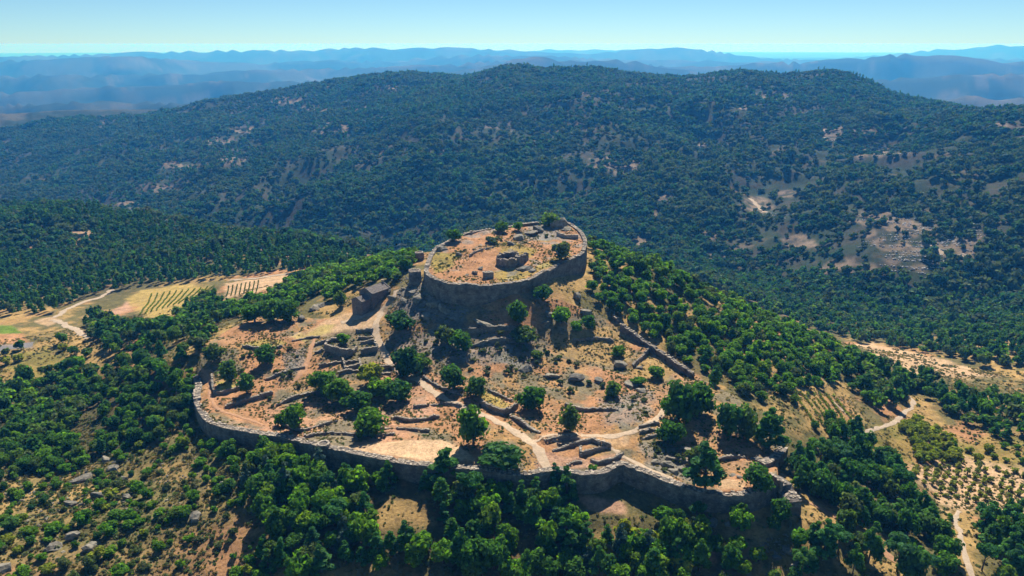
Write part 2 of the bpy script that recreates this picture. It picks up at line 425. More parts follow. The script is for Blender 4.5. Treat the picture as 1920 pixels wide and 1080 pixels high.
# patches: (colour, strength, polygon in pixels, noisy edge in metres)
PATCH = [
 (np.array((.17, .15, .06)), .7, [(-60,800),(200,760),(380,795),(470,860),(510,1095),(-60,1095)], 6), (DUFF * 1.3, .7, [(480,862),(640,875),(900,930),(1060,950),(1330,990),(1480,1095),(500,1095)], 5),
 (np.array((.13, .125, .05)), .6, [(1560,640),(1700,720),(1990,770),(1990,850),(1840,810),(1700,740),(1600,720)], 5), (DUFF * 1.3, .6, [(-60,720),(140,690),(360,700),(372,790),(220,850),(-60,900)], 6),
 (SAND, .95, SANDFIELD, 1.0), (SAND, .75, [(540,634),(600,606),(645,585),(690,583),(735,560),(722,590),(700,622),(640,622),(600,632)], 2.0),
 (YG * 1.15, .6, [(548,632),(600,610),(630,608),(620,622),(570,640)], 2.0), (YG, .7, [(440,648),(500,632),(545,640),(500,660),(450,656)], 2.0),
 (SOIL, .8, [(400,640),(470,615),(560,590),(560,612),(480,640),(420,650)], 2.0),
 (YG * 1.2, .9, [(406,716),(440,712),(442,726),(408,734)], 1.0), (SOIL * 1.1, .85, [(375,695),(398,692),(412,760),(450,778),(500,790),(490,800),(420,780),(385,745)], 1.0),
 (SOIL, .9, [(440,770),(500,762),(505,800),(470,790)], 1.5),
 (SOIL * .95, .8, [(865,608),(985,578),(985,608),(950,618),(880,618)], 2.0), (SOIL * .95, .9, [(880,475),(940,460),(945,500),(900,520),(860,510)], 1.5),
 (DRY, .75, [(1030,630),(1100,618),(1150,610),(1190,640),(1180,680),(1100,680),(1040,660)], 2.5), (DRY, .8, [(1180,690),(1215,660),(1290,690),(1240,715),(1180,705)], 2),
 (SOIL, .7, [(1230,720),(1262,722),(1240,790),(1215,800)], 2), (YG, .7, [(880,735),(910,732),(960,757),(950,770),(925,767)], 1), (PINK, .85, [(1080,928),(1170,940),(1175,966),(1100,960)], 1.5),
 (SOIL, .6, [(1250,840),(1300,790),(1350,800),(1400,850),(1405,920),(1300,870)], 3), (SAND, .7, [(1340,900),(1400,900),(1405,920),(1345,920)], 1),
 (PINK, .8, [(1010,840),(1060,860),(1150,850),(1230,900),(1180,872),(1060,878),(1000,880)], 1), (SAND, .5, [(1000,818),(1180,812),(1175,840),(1140,842),(1120,826),(1020,826)], 1.2),
 (SOIL * 1.05, .8, [(1040,760),(1110,770),(1120,800),(1085,812),(1040,808)], 2), (SOIL, .8, [(740,790),(830,780),(850,800),(740,804)], 1.5),
 (SOIL, .6, [(660,800),(760,770),(800,780),(720,802)], 1.5), (PINK, .7, [(745,765),(790,745),(830,760),(800,785)], 1.5),
 (ROCK, .8, [(740,545),(790,530),(840,560),(880,580),(860,620),(760,610),(735,590)], 3), (ROCK, .65, [(720,620),(860,615),(1000,640),(1010,690),(860,680),(740,690)], 4),
 (ROCK, .7, [(528,665),(575,648),(578,690),(535,702)], 1.5), (ROCK, .6, [(1120,750),(1230,730),(1215,790),(1130,805)], 3), (ROCK, .55, [(1190,830),(1290,840),(1300,900),(1210,880)], 2),
 (ROCK * 1.1, .8, [(960,440),(1000,425),(1060,415),(1085,435),(1050,450),(990,452)], 2), (YG * .8, .8, [(800,500),(840,475),(870,470),(850,500),(815,515)], 1.5),
 (YG, .7, [(930,525),(990,520),(1050,490),(1080,475),(1040,482),(985,510)], 1),
 (GG, .95, [(-60,612),(20,610),(42,625),(-60,632)], 1.5), (SOIL, .95, [(-60,632),(42,625),(58,643),(-60,654)], 1.5), (np.array((.27,.22,.20)), .95, [(-60,655),(58,645),(62,652),(-60,668)], 1.0),
 (np.array((.42,.30,.10)), .9, [(235,560),(262,545),(340,533),(392,533),(388,552),(350,575),(290,600),(262,585)], 4), (PINK, .9, [(205,585),(240,565),(248,582),(215,592)], 2), (SAND * .9, .9, [(421,532),(490,522),(545,512),(530,532),(475,552),(421,558)], 3),
 (SAND * .9, .8, [(60,602),(100,594),(118,600),(90,612)], 1.5), (DRY, .85, [(120,635),(175,628),(200,690),(230,700),(100,700),(130,660)], 4), (YG * .8, .6, [(0,662),(90,650),(130,670),(80,720),(0,730)], 6),
 (DRY, .7, [(330,640),(360,635),(360,665),(330,672)], 3),
 (DRY, .8, [(1455,705),(1500,690),(1590,720),(1625,800),(1560,840),(1490,760)], 3), (SOIL, .6, [(1530,740),(1590,745),(1610,800),(1570,800)], 2),
 (SAND * .9, .9, [(1585,645),(1640,642),(1760,672),(1880,705),(1800,710),(1700,700),(1640,672)], 5), (DRY, .8, [(1690,735),(1740,748),(1770,800),(1840,830),(1790,840),(1700,790)], 3), (YG * .75, .6, [(1780,830),(1860,810),(1990,850),(1990,890),(1800,860)], 4),
 (SAND * .88, .9, [(1690,870),(1790,850),(1990,880),(1990,960),(1840,955),(1780,960),(1720,900)], 4), (YG * .7, .7, [(1600,800),(1690,790),(1790,850),(1700,880),(1700,950),(1640,860)], 4),
 (DRY, .85, [(1490,930),(1530,940),(1620,1000),(1720,1090),(1640,1090),(1560,1000)], 3), (DRY, .8, [(1780,950),(1830,960),(1840,1090),(1780,1090)], 3),
 (DRY, .7, [(250,870),(360,860),(370,905),(300,910)], 3), (DRY, .7, [(100,900),(220,880),(240,930),(160,980),(120,960)], 5), (DRY, .6, [(380,900),(420,880),(430,960),(380,960)], 3), (SOIL * .8, .7, [(330,990),(480,960),(520,1090),(330,1090)], 6),
 (DRY, .8, [(690,930),(800,930),(810,985),(710,990)], 3), (SOIL, .7, [(1290,970),(1340,960),(1350,1060),(1310,1060)], 2), (DRY * 1.0, .6, [(1090,1000),(1180,980),(1200,1080),(1120,1090)], 3),
 (DRY, .7, [(-50,900),(60,890),(80,960),(-50,980)], 5), (SOIL, .6, [(400,1000),(470,1000),(480,1080),(400,1080)], 4),
 (SOIL * .9, .8, [(1270,512),(1330,520),(1400,540),(1330,535)], 6), (SOIL * .9, .6, [(0,432),(80,425),(178,432),(150,470),(60,478),(0,470)], 10), (SAND * .8, .7, [(135,436),(175,430),(180,440),(140,448)], 4),
]
# bare patches on the mountain: ellipses in pixels
MTN = [(740,163,30,8),(530,190,34,9),(590,205,30,10),(620,240,36,14),(860,293,36,14),(800,289,16,6),(1000,198,28,6),(1085,160,10,5),(1440,182,56,9),(1400,200,30,8),(1560,245,22,26),(1625,245,34,8),(1640,285,60,11),(1160,310,62,26),
       (1420,385,36,18),(1250,372,22,18),(1225,400,20,12),(1700,450,70,46),(1800,470,80,34),(1640,410,50,14),(1480,365,26,8),(1380,360,20,7),(1900,310,26,7),(1860,235,36,6),(400,265,60,9),(330,310,50,9),(440,300,40,10),(300,355,40,10),(235,385,24,8),
       (460,245,40,7),(690,205,30,6),(770,200,12,6),(1300,270,22,7),(1200,455,30,14),(1340,480,24,10),(1500,455,40,14),(1590,500,60,16),(1750,500,60,14),(1080,440,20,8),(1330,440,16,12),(1290,520,40,7),(200,240,16,8),(610,160,20,4)]
Uv, Vv = project(GX, GY, Z)
clear = np.zeros(R.shape)
mm_ = (R > 700) & (R < 2800)
for (u, v, a, b) in MTN:
    x, y = hit_on(Z, u, v, 0, 700.0)
    e = np.hypot((Uv[mm_] - u) / a, (Vv[mm_] - v) / b) * 1.15
    rr_ = math.hypot(x, y)
    w = (1 - sstep(.75, 1.25, e + (nm2[mm_] - .5) * 1.5)) * (np.abs(R[mm_] - rr_) < 260)
    clear[mm_] = np.maximum(clear[mm_], w)
C = mixc(C, np.array((.27, .20, .145)) * (.6 + .8 * nm2[..., None]), clear * .8 * sstep(.30, .62, fbm(GX / 9, GY / 9, 117, 3)))
PATCHW = []
for col, st, poly, soft in PATCH:
    pw = pix(poly, Z)
    PATCHW.append(pw)
    lo = pw.min(0) - 10; hi = pw.max(0) + 10
    m = (GX > lo[0]) & (GX < hi[0]) & (GY > lo[1]) & (GY < hi[1])
    px_, py_ = GX[m], GY[m]
    dd, _ = seg_dist(px_, py_, pw, True)
    sd = np.where(inside(px_, py_, pw), dd, -dd) + (n2[m] - .5) * soft * 2.4
    C[m] = mixc(C[m], np.broadcast_to(col, C[m].shape), sstep(-soft * .5, soft, sd) * st)
C = C * (.86 + .28 * n2[..., None])

# ---------------------------------------------------------------- ground mesh
def np_mesh(name, V, quads=None, tris=None, smooth=False):
    me = bpy.data.meshes.new(name)
    V = np.asarray(V, np.float32)
    me.vertices.add(len(V)); me.vertices.foreach_set('co', V.ravel())
    parts = []; tot = []
    if quads is not None and len(quads): parts.append(np.asarray(quads, np.int32).ravel()); tot.append(np.full(len(quads), 4, np.int32))
    if tris is not None and len(tris): parts.append(np.asarray(tris, np.int32).ravel()); tot.append(np.full(len(tris), 3, np.int32))
    li = np.concatenate(parts); lt = np.concatenate(tot)
    me.loops.add(len(li)); me.loops.foreach_set('vertex_index', li)
    me.polygons.add(len(lt)); me.polygons.foreach_set('loop_start', np.r_[0, np.cumsum(lt)[:-1]].astype(np.int32))
    me.polygons.foreach_set('loop_total', lt)
    me.polygons.foreach_set('use_smooth', np.full(len(lt), smooth, bool))
    me.update(calc_edges=True)
    return me
def vcol(me, cols, name='tint'):
    a = me.color_attributes.new(name, 'FLOAT_COLOR', 'POINT')
    c = np.ones((len(me.vertices), 4), np.float32); cols = np.asarray(cols)
    c[:, :cols.shape[-1]] = cols.reshape(len(me.vertices), -1)
    a.data.foreach_set('color', c.ravel())
def add(name, me, mat=None, parent=None):
    o = bpy.data.objects.new(name, me); COL.objects.link(o)
    if mat is not None and me is not None and not me.materials: me.materials.append(mat)
    if parent is not None: o.parent = parent
    return o
def tag(o, label=None, cat=None, group=None, kind=None):
    if label: o['label'] = label
    if cat: o['category'] = cat
    if group: o['group'] = group
    if kind or cat: o['kind'] = kind or 'thing'
    return o

# ---------------------------------------------------------------- materials
def new_mat(name):
    m = bpy.data.materials.new(name); m.use_nodes = True
    nt = m.node_tree
    b = nt.nodes['Principled BSDF']
    b.inputs['Specular IOR Level'].default_value = 0.2
    return m, nt, b
def nd(nt, t, **kw):
    x = nt.nodes.new(t)
    for k, v in kw.items(): setattr(x, k, v)
    return x
def noise(nt, scale, detail=5, rough=.6, vec=None):
    t = nd(nt, 'ShaderNodeTexNoise'); t.inputs['Scale'].default_value = scale; t.inputs['Detail'].default_value = detail; t.inputs['Roughness'].default_value = rough
    if vec is not None: nt.links.new(vec, t.inputs['Vector'])
    return t
def ramp(nt, fac, stops):
    r = nd(nt, 'ShaderNodeValToRGB')
    e = r.color_ramp.elements
    while len(e) < len(stops): e.new(.5)
    for q, (p, c) in zip(e, stops): q.position = p; q.color = (*c, 1) if len(c) == 3 else c
    nt.links.new(fac, r.inputs[0])
    return r
def mix(nt, kind, fac, a, b):
    m = nd(nt, 'ShaderNodeMix', data_type='RGBA', blend_type=kind)
    for sock, val in ((m.inputs[0], fac), (m.inputs[6], a), (m.inputs[7], b)):
        if hasattr(val, 'links'): nt.links.new(val, sock)
        elif isinstance(val, (int, float)): sock.default_value = val
        else: sock.default_value = (*val, 1)
    return m.outputs[2]
def bump(nt, b, h, dist, strength=1.0):
    n_ = nd(nt, 'ShaderNodeBump'); n_.inputs['Distance'].default_value = dist; n_.inputs['Strength'].default_value = strength
    nt.links.new(h, n_.inputs['Height']); nt.links.new(n_.outputs[0], b.inputs['Normal'])
def geo_pos(nt): return nd(nt, 'ShaderNodeNewGeometry').outputs['Position']

def ground_mat(name):
    m, nt, b = new_mat(name)
    at_ = nd(nt, 'ShaderNodeAttribute', attribute_name='tint')
    p = geo_pos(nt)
    a = noise(nt, .9, 8, .72, p); c = noise(nt, .17, 6, .65, p)
    r1 = ramp(nt, a.outputs[0], [(.28, (.45, .43, .40)), (.5, (1, 1, 1)), (.72, (1.45, 1.42, 1.36))])
    r2 = ramp(nt, c.outputs[0], [(.3, (.66, .68, .62)), (.55, (1.04, 1.02, 1)), (.75, (1.25, 1.2, 1.1))])
    x = mix(nt, 'MULTIPLY', 1.0, at_.outputs['Color'], r1.outputs[0])
    x = mix(nt, 'MULTIPLY', 1.0, x, r2.outputs[0])
    nt.links.new(x, b.inputs['Base Color'])
    b.inputs['Roughness'].default_value = .95
    b.inputs['Specular IOR Level'].default_value = .05
    bump(nt, b, a.outputs[0], .55, .8)
    return m
M_GROUND = ground_mat('ground')
idx = np.arange(NR * NTH).reshape(NR, NTH)
quads = np.stack([idx[:-1, :-1], idx[:-1, 1:], idx[1:, 1:], idx[1:, :-1]], -1).reshape(-1, 4)
me = np_mesh('ground', np.stack([GX, GY, Z], -1).reshape(-1, 3), quads[:, ::-1], smooth=True)
vcol(me, C)
g = add('ground', me, M_GROUND); g['kind'] = 'structure'
g['label'] = 'dry rolling hill country from the castle hill to the far mountain ranges'

# the hazy air: one closed box round everything but the sky
def box_mesh(name, x0, x1, y0, y1, z0, z1):
    V = [(x0, y0, z0), (x1, y0, z0), (x1, y1, z0), (x0, y1, z0), (x0, y0, z1), (x1, y0, z1), (x1, y1, z1), (x0, y1, z1)]
    return np_mesh(name, V, [(0, 3, 2, 1), (4, 5, 6, 7), (0, 1, 5, 4), (1, 2, 6, 5), (2, 3, 7, 6), (3, 0, 4, 7)])
HAZE_DENSITY = 1.3e-4
hm = bpy.data.materials.new('haze_air'); hm.use_nodes = True
hm.node_tree.nodes.clear()
ho = hm.node_tree.nodes.new('ShaderNodeOutputMaterial'); hv = hm.node_tree.nodes.new('ShaderNodeVolumePrincipled')
hv.inputs['Color'].default_value = (.055, .37, 1.0, 1)
hv.inputs['Density'].default_value = HAZE_DENSITY
hv.inputs['Absorption Color'].default_value = (.89, 1, 1, 1)        # thin air scatters, blue most
hv.inputs['Anisotropy'].default_value = 0.25
for k in ('Density Attribute', 'Temperature Attribute', 'Color Attribute'):
    if k in hv.inputs: hv.inputs[k].default_value = ''
hm.node_tree.links.new(hv.outputs[0], ho.inputs['Volume'])
hm.cycles.homogeneous_volume = True
haze = add('haze', box_mesh('haze', -50000, 50000, -300, 50000, float(Z.min()) - 1.5, CZ + 1.6), hm)
tag(haze, 'blue hazy air over the whole valley', None, None, 'stuff')
# ---------------------------------------------------------------- masonry
def stone_mat(name, col, dark=.55, scale=1.0, moss=.25):
    m, nt, b = new_mat(name)
    p = geo_pos(nt)
    v = nd(nt, 'ShaderNodeTexVoronoi', feature='F1'); v.inputs['Scale'].default_value = 1.5 * scale
    mp = nd(nt, 'ShaderNodeMapping'); mp.inputs['Scale'].default_value = (1, 1, 2.0); nt.links.new(p, mp.inputs[0]); nt.links.new(mp.outputs[0], v.inputs['Vector'])
    v2 = nd(nt, 'ShaderNodeTexVoronoi', feature='DISTANCE_TO_EDGE'); v2.inputs['Scale'].default_value = 1.5 * scale; nt.links.new(mp.outputs[0], v2.inputs['Vector'])
    n_ = noise(nt, .35, 6, .65, p); n4 = noise(nt, 3.0, 5, .7, p)
    r1 = ramp(nt, v.outputs['Color'], [(0, tuple(c * .72 for c in col)), (.5, col), (1, tuple(min(1, c * 1.35) for c in col))])
    r2 = ramp(nt, n_.outputs[0], [(.35, (dark,) * 3), (.6, (1.05, 1.03, 1.0))])
    r3 = ramp(nt, v2.outputs['Distance'], [(0, (.42, .4, .38)), (.07, (1, 1, 1))])
    x = mix(nt, 'MULTIPLY', 1.0, r1.outputs[0], r2.outputs[0])
    x = mix(nt, 'MULTIPLY', .85, x, r3.outputs[0])
    r4 = ramp(nt, n4.outputs[0], [(.55, (0, 0, 0)), (.7, (1, 1, 1))])
    x2 = nd(nt, 'ShaderNodeMath', operation='MULTIPLY'); nt.links.new(r4.outputs[0], x2.inputs[0]); x2.inputs[1].default_value = moss
    x = mix(nt, 'MIX', x2.outputs[0], x, (.10, .105, .05))
    nt.links.new(x, b.inputs['Base Color'])
    b.inputs['Roughness'].default_value = .9
    bump(nt, b, v2.outputs['Distance'], .25, .9)
    return m
M_WALL = stone_mat('granite_masonry', (.235, .20, .17), .38, .85, .32)
M_COPE = stone_mat('pale_coping_granite', (.44, .37, .29), .7, .8, .12)
M_RUIN = stone_mat('dry_stone', (.27, .24, .20), .6, 1.1, .2)
def rock_mat(name, col):
    m, nt, b = new_mat(name)
    p = geo_pos(nt)
    n_ = noise(nt, .8, 8, .68, p); n4 = noise(nt, .13, 5, .6, p)
    oi = nd(nt, 'ShaderNodeObjectInfo')
    r1 = ramp(nt, n_.outputs[0], [(.25, tuple(c * .35 for c in col)), (.5, col), (.75, tuple(min(1, c * 1.6) for c in col))])
    r2 = ramp(nt, n4.outputs[0], [(.3, (.7, .7, .66)), (.7, (1.15, 1.1, 1.0))])
    r3 = ramp(nt, oi.outputs['Random'], [(0, (.75, .75, .76)), (1, (1.2, 1.16, 1.08))])
    x = mix(nt, 'MULTIPLY', 1.0, r1.outputs[0], r2.outputs[0]); x = mix(nt, 'MULTIPLY', 1.0, x, r3.outputs[0])
    nt.links.new(x, b.inputs['Base Color']); b.inputs['Roughness'].default_value = .92
    bump(nt, b, n_.outputs[0], .5, .9)
    return m
M_ROCK = rock_mat('lichened_granite', (.23, .215, .19))

def wall_mesh(name, line, thick, above, below=1.2, closed=False, rag=.25, zt=None, seed=0, cell=.7, dips=0.0):
    """a wall that follows a ground line, stands in the lower ground and rises over the higher; ragged top, uneven faces"""
    r = np.random.default_rng(seed + 11)
    q = np.asarray(line, float)
    t = np.gradient(q, axis=0)
    if closed: t = np.roll(q, -1, 0) - np.roll(q, 1, 0)
    t /= np.linalg.norm(t, axis=1)[:, None] + 1e-9
    nrm = np.c_[-t[:, 1], t[:, 0]]                       # to the left of the walk
    h = thick / 2
    zl = gz(*(q + nrm * (h + .9)).T); zr = gz(*(q - nrm * (h + .9)).T); zm = gz(*q.T)
    hi = np.maximum(np.maximum(zl, zr), zm); lo = np.minimum(np.minimum(zl, zr), zm)
    top = (hi if zt is None else zt) + above
    k = np.ones(5) / 5
    if len(top) > 8 and zt is None:
        pad = np.r_[top[:1], top[:1], top, top[-1:], top[-1:]] if not closed else np.r_[top[-2:], top, top[:2]]
        top = np.convolve(pad, k, 'valid')
    top = top + (r.random(len(q)) - .5) * rag * 2 + (vnoise(np.arange(len(q)) / 6.0, np.zeros(len(q)), seed) - .5) * rag * 3
    top = top - dips * sstep(.60, .72, vnoise(np.arange(len(q)) / 9.0, np.full(len(q), 3.7), seed + 5))          # fallen lengths
    bot = lo - below
    NL = int(max(3, min(10, (top - bot).max() / cell)))
    nS = len(q)
    cols = []                                            # loop over the section: left bottom .. left top, right top .. right bottom
    for s, order in ((1, range(NL + 1)), (-1, range(NL, -1, -1))):
        for j in order:
            f = j / NL
            z = bot + (top - bot) * f
            batter = h * (1 + .10 * (1 - f))
            jit = (r.random(nS) - .5) * .22
            p_ = q + nrm * (s * (batter + jit))[:, None]
            cols.append(np.c_[p_, z + (r.random(nS) - .5) * .1 + (jit * .5 if j == NL else 0)])
    M = len(cols)
    V = np.stack(cols, 1).reshape(-1, 3)
    I = np.arange(nS * M).reshape(nS, M)
    A_ = I[:-1] if not closed else I
    B_ = I[1:] if not closed else np.roll(I, -1, 0)
    Q = np.stack([A_[:, :-1], B_[:, :-1], B_[:, 1:], A_[:, 1:]], -1).reshape(-1, 4)
    T = []
    if not closed:
        for a_, flip in ((I[0], False), (I[-1], True)):
            for j in range(NL):
                qd = (a_[j], a_[j + 1], a_[M - 2 - j], a_[M - 1 - j])
                T.append(qd[::-1] if flip else qd)
    if T: Q = np.r_[Q, np.array(T)]
    return np_mesh(name, V, Q), top, nrm

def blocks(name, centers, sizes, rots, jit=.18, seed=1):
    """many rough stone blocks joined into one mesh"""
    r = np.random.default_rng(seed)
    c8 = np.array([(x, y, z) for z in (-.5, .5) for x, y in ((-.5, -.5), (.5, -.5), (.5, .5), (-.5, .5))])
    F = np.array([(0, 3, 2, 1), (4, 5, 6, 7), (0, 1, 5, 4), (1, 2, 6, 5), (2, 3, 7, 6), (3, 0, 4, 7)])
    n_ = len(centers)
    P_ = c8[None] * np.asarray(sizes)[:, None] * (1 + (r.random((n_, 8, 3)) - .5) * 2 * jit)
    c, s = np.cos(rots)[:, None], np.sin(rots)[:, None]
    X = P_[..., 0] * c - P_[..., 1] * s; Y = P_[..., 0] * s + P_[..., 1] * c
    V = np.stack([X, Y, P_[..., 2]], -1) + np.asarray(centers)[:, None]
    Q = (F[None] + np.arange(n_)[:, None, None] * 8).reshape(-1, 4)
    return np_mesh(name, V.reshape(-1, 3), Q)
def coping(parent, line, nrm, top, thick, size=1.1, keep=.85, seed=3, rows=2, closed=False):
    r = np.random.default_rng(seed)
    C_, S_, A_ = [], [], []
    step = np.linalg.norm(np.diff(line, axis=0), axis=1).mean()
    k = max(1, int(round(size / step)))
    for i in range(0, len(line) - 1, k):
        t = line[min(i + 1, len(line) - 1)] - line[i]; a = math.atan2(t[1], t[0])
        for row in range(rows):
            if r.random() > keep: continue
            o = (row - (rows - 1) / 2) * thick / rows
            h = r.uniform(.08, .34)
            p_ = line[i] + nrm[i] * o + r.normal(size=2) * (.35 if rows > 3 else .14)
            C_.append((p_[0], p_[1], top[i] + h * .32)); S_.append((size * r.uniform(.35, 1.1), thick / rows * r.uniform(.5, 1.0), h)); A_.append(a + r.normal() * (.16 if rows < 4 else .5))
    o = add('coping_stones', blocks('coping_stones', C_, S_, np.array(A_), .12, seed), M_COPE, parent)
    o['kind'] = 'stuff'
    return o

# the castle's ring wall
wm, top, nrm = wall_mesh('castle_wall', RING, 2.3, .55, 1.6, closed=True, rag=.20, seed=2, zt=platform(RING[:, 0], RING[:, 1]) + .3, dips=.7)
e = add('castle_wall', wm, M_WALL)
tag(e, 'curved granite wall ringing the castle yard on the hilltop', 'castle wall')
coping(e, RING, nrm, top, 2.2, 1.5, .8, 5, 2, True)
# the outer wall
wm, top, nrm = wall_mesh('outer_wall', OUTER, 2.8, .45, 1.8, rag=.28, seed=4, dips=.9)
e = add('outer_wall', wm, M_WALL)
tag(e, 'long winding grey outer wall along the front of the hill enclosure', 'town wall')
coping(e, OUTER, nrm, top, 2.8, 1.4, .72, 9, 3)
# right hand pieces of the outer wall
def px_wall(name, pts, thick, above, label, cat, group=None, below=1.2, rag=.25, cop=True, mat=None, step=1.2, straight=False, seed=0, off=0.0, zt=None):
    line = smooth_line(np.array([hit(u, v, off) for u, v in pts]), step, straight=straight)
    wm, top, nrm = wall_mesh(name, line, thick, above, below, rag=rag, seed=seed, zt=zt, dips=min(1.4, above * .5))
    e = add(name, wm, mat or M_RUIN)
    tag(e, label, cat, group)
    if cop: coping(e, line, nrm, top, thick, 1.0, .8, seed + 40, 1 if thick <= 1.2 else 2 if thick < 4 else 5)
    return e
px_wall('outer_wall', [(1428,866),(1450,858),(1468,846)], 3.4, 1.5, 'short broken corner piece of the outer wall right of the dry corner plot', 'town wall', mat=M_WALL, rag=.3, seed=21, off=1.5)
px_wall('outer_wall', [(1165,610),(1200,634),(1240,660),(1272,683),(1300,700)], 2.0, 2.6, 'long straight ruined side wall running down the slope beside the bright green trees', 'town wall', mat=M_WALL, rag=.35, seed=22, off=2.2)
px_wall('bastion', [(1452,903),(1466,915),(1478,930),(1488,947)], 5.6, 4.4, 'thick round-ended bastion with rubble top at the right end of the outer wall', 'bastion', mat=M_WALL, rag=.2, seed=23, off=4.0)
px_wall('castle_wall', [(1150,596),(1160,606)], 1.8, 2.0, 'broken stub at the top of the long side wall', 'town wall', mat=M_WALL, seed=25)
# buttress tower in the left front of the outer wall and the turrets by the castle gate
def tower(name, u, v, off, w, d, h, rot, label, cat='tower'):
    x, y = hit(u, v, off)
    z0 = float(gz(x, y)) - 2
    c = []; s = []; a = []
    nz = max(3, int((h + 2) / .75)); r = np.random.default_rng(int(u))
    Vs = []
    N = 14
    ang = np.linspace(0, 2 * math.pi, N, endpoint=False)
    sx_ = np.sign(np.cos(ang)) * np.abs(np.cos(ang)) ** .35 * w / 2; sy_ = np.sign(np.sin(ang)) * np.abs(np.sin(ang)) ** .35 * d / 2
    for k in range(nz + 1):
        f = k / nz
        b = 1.07 - .07 * f
        Vs.append(np.c_[sx_ * b + (r.random(N) - .5) * .2, sy_ * b + (r.random(N) - .5) * .2, np.full(N, f * (h + 2)) + (r.random(N) - .5) * (.5 if k == nz else .08)])
    V = np.concatenate(Vs)
    Q = [(k * N + i, k * N + (i + 1) % N, (k + 1) * N + (i + 1) % N, (k + 1) * N + i) for k in range(nz) for i in range(N)]
    ctr = len(V)
    V = np.r_[V, [(0, 0, h + 2 - .25)]]
    T = [(nz * N + i, nz * N + (i + 1) % N, ctr) for i in range(N)]
    o = add(name, np_mesh(name, V, Q, T), M_WALL)
    o.location = (x, y, z0); o.rotation_euler.z = rot
    tag(o, label, cat)
    cs = [((math.cos(q) * .42 * w, math.sin(q) * .42 * d, h + 2 + .05)) for q in np.linspace(0, 6.28, 15)[:-1]]
    st = add('coping_stones', blocks('coping_stones', cs, np.c_[r.uniform(.6, 1.0, 14), r.uniform(.5, .8, 14), r.uniform(.2, .4, 14)], np.linspace(0, 6.28, 15)[:-1] + 1.57, .15, int(v)), M_COPE, o)
    st['kind'] = 'stuff'
    return o
tower('gate_turret', 778, 514, 4.5, 6.0, 6.0, 6.5, .2, 'square stone turret beside the left end of the castle wall')
tower('gate_turret', 786, 478, 3.0, 5.0, 4.6, 4.5, .3, 'smaller square turret behind the castle wall, above the chapel trees')
tower('wall_buttress', 607, 836, 5.0, 4.4, 4.4, 6.0, .1, 'pale square buttress projecting from the outer wall near the sandy field', 'buttress')
# terraces and ruins
for k, ((pts, st, hh, tk, lab), line) in enumerate(zip(TERR, T_LINES)):
    wm, top, nrm = wall_mesh('terrace_wall', line, tk, hh * .6, .8, rag=.3, seed=100 + k)
    e = add('terrace_wall', wm, M_RUIN); tag(e, lab, 'terrace wall')
    coping(e, line, nrm, top, tk, .8, .8, 140 + k, 1)
for k, (pts, hh, tk, lab) in enumerate(RUIN):
    px_wall('ruined_wall', pts, tk, hh, lab, 'ruin wall', mat=M_RUIN, seed=200 + k, rag=.18, step=.9, off=hh * .6, straight=k > 1)
# the ruined keep in the castle yard
px_wall('ruined_keep', [(933,487),(940,492),(952,495),(967,492),(970,484),(955,479),(940,480),(933,487)], 1.5, 3.9, 'dark roofless ruined keep standing in the middle of the castle yard', 'ruin', mat=M_WALL, rag=.6, seed=301, off=2.2, straight=True, step=1.0)
px_wall('ruined_keep', [(972,489),(980,484),(988,478)], 1.8, 4.2, 'tall broken corner of masonry rising at the right end of the ruined keep', 'ruin', mat=M_WALL, rag=.9, seed=302, off=2.5)
px_wall('ruined_wall', [(907,516),(924,514)], 2.6, 3.0, 'upright pair of stone blocks near the front of the castle yard', 'ruin', mat=M_RUIN, rag=.4, seed=303, off=1.6)
px_wall('ruined_wall', [(1045,438),(1062,443),(1084,443)], 1.2, 1.6, 'pale wall across the rear corner of the castle yard', 'ruin wall', mat=M_COPE, rag=.2, seed=304, off=1)
px_wall('ruined_wall', [(1068,418),(1086,432)], 1.0, 1.2, 'parapet on the rear right corner of the castle wall', 'ruin wall', mat=M_COPE, rag=.2, seed=305, off=1)
px_wall('ruined_wall', [(822,456),(832,450),(844,447)], 1.4, 1.6, 'curved pale wall piece above the left side of the castle yard', 'ruin wall', mat=M_COPE, rag=.2, seed=306, off=1)
px_wall('ruined_wall', [(884,436),(896,430),(908,426)], 1.2, 1.4, 'straight pale wall piece along the rear edge of the castle yard', 'ruin wall', mat=M_COPE, rag=.2, seed=307, off=1)

# ---------------------------------------------------------------- the chapel: tall nave, lower chancel in front
M_CHAPEL = stone_mat('chapel_granite', (.19, .168, .155), .75, .9, .06)
def roof_mat(name):
    m, nt, b = new_mat(name)
    tc = nd(nt, 'ShaderNodeTexCoord'); w = nd(nt, 'ShaderNodeTexWave', bands_direction='X'); w.inputs['Scale'].default_value = 2.2; w.inputs['Distortion'].default_value = .6
    nt.links.new(tc.outputs['Object'], w.inputs['Vector'])
    n_ = noise(nt, 1.2, 6, .7, tc.outputs['Object'])
    r = ramp(nt, n_.outputs[0], [(.3, (.13, .11, .10)), (.55, (.235, .20, .18)), (.75, (.33, .28, .25))])
    nt.links.new(r.outputs[0], b.inputs['Base Color']); b.inputs['Roughness'].default_value = .9
    bump(nt, b, w.outputs[0], .12, .8)
    return m
M_ROOF = roof_mat('weathered_roof_tile')
m_, nt_, b_ = new_mat('dark_opening'); b_.inputs['Base Color'].default_value = (.012, .011, .012, 1); M_DARK = m_
m_, nt_, b_ = new_mat('old_door_wood'); b_.inputs['Base Color'].default_value = (.06, .035, .02, 1); M_DOOR = m_
CA = math.radians(55)
ch = p3(670, 591)                                   # foot of the chancel gable
chapel = add('chapel', None)
base_z = ch.z
chapel.location = (ch.x + 9.2 * math.cos(CA), ch.y + 9.2 * math.sin(CA), base_z)
chapel.rotation_euler.z = CA                         # local +x: from chancel to nave front
tag(chapel, 'grey stone chapel with gabled nave and lower chancel on the pale yard', 'chapel')
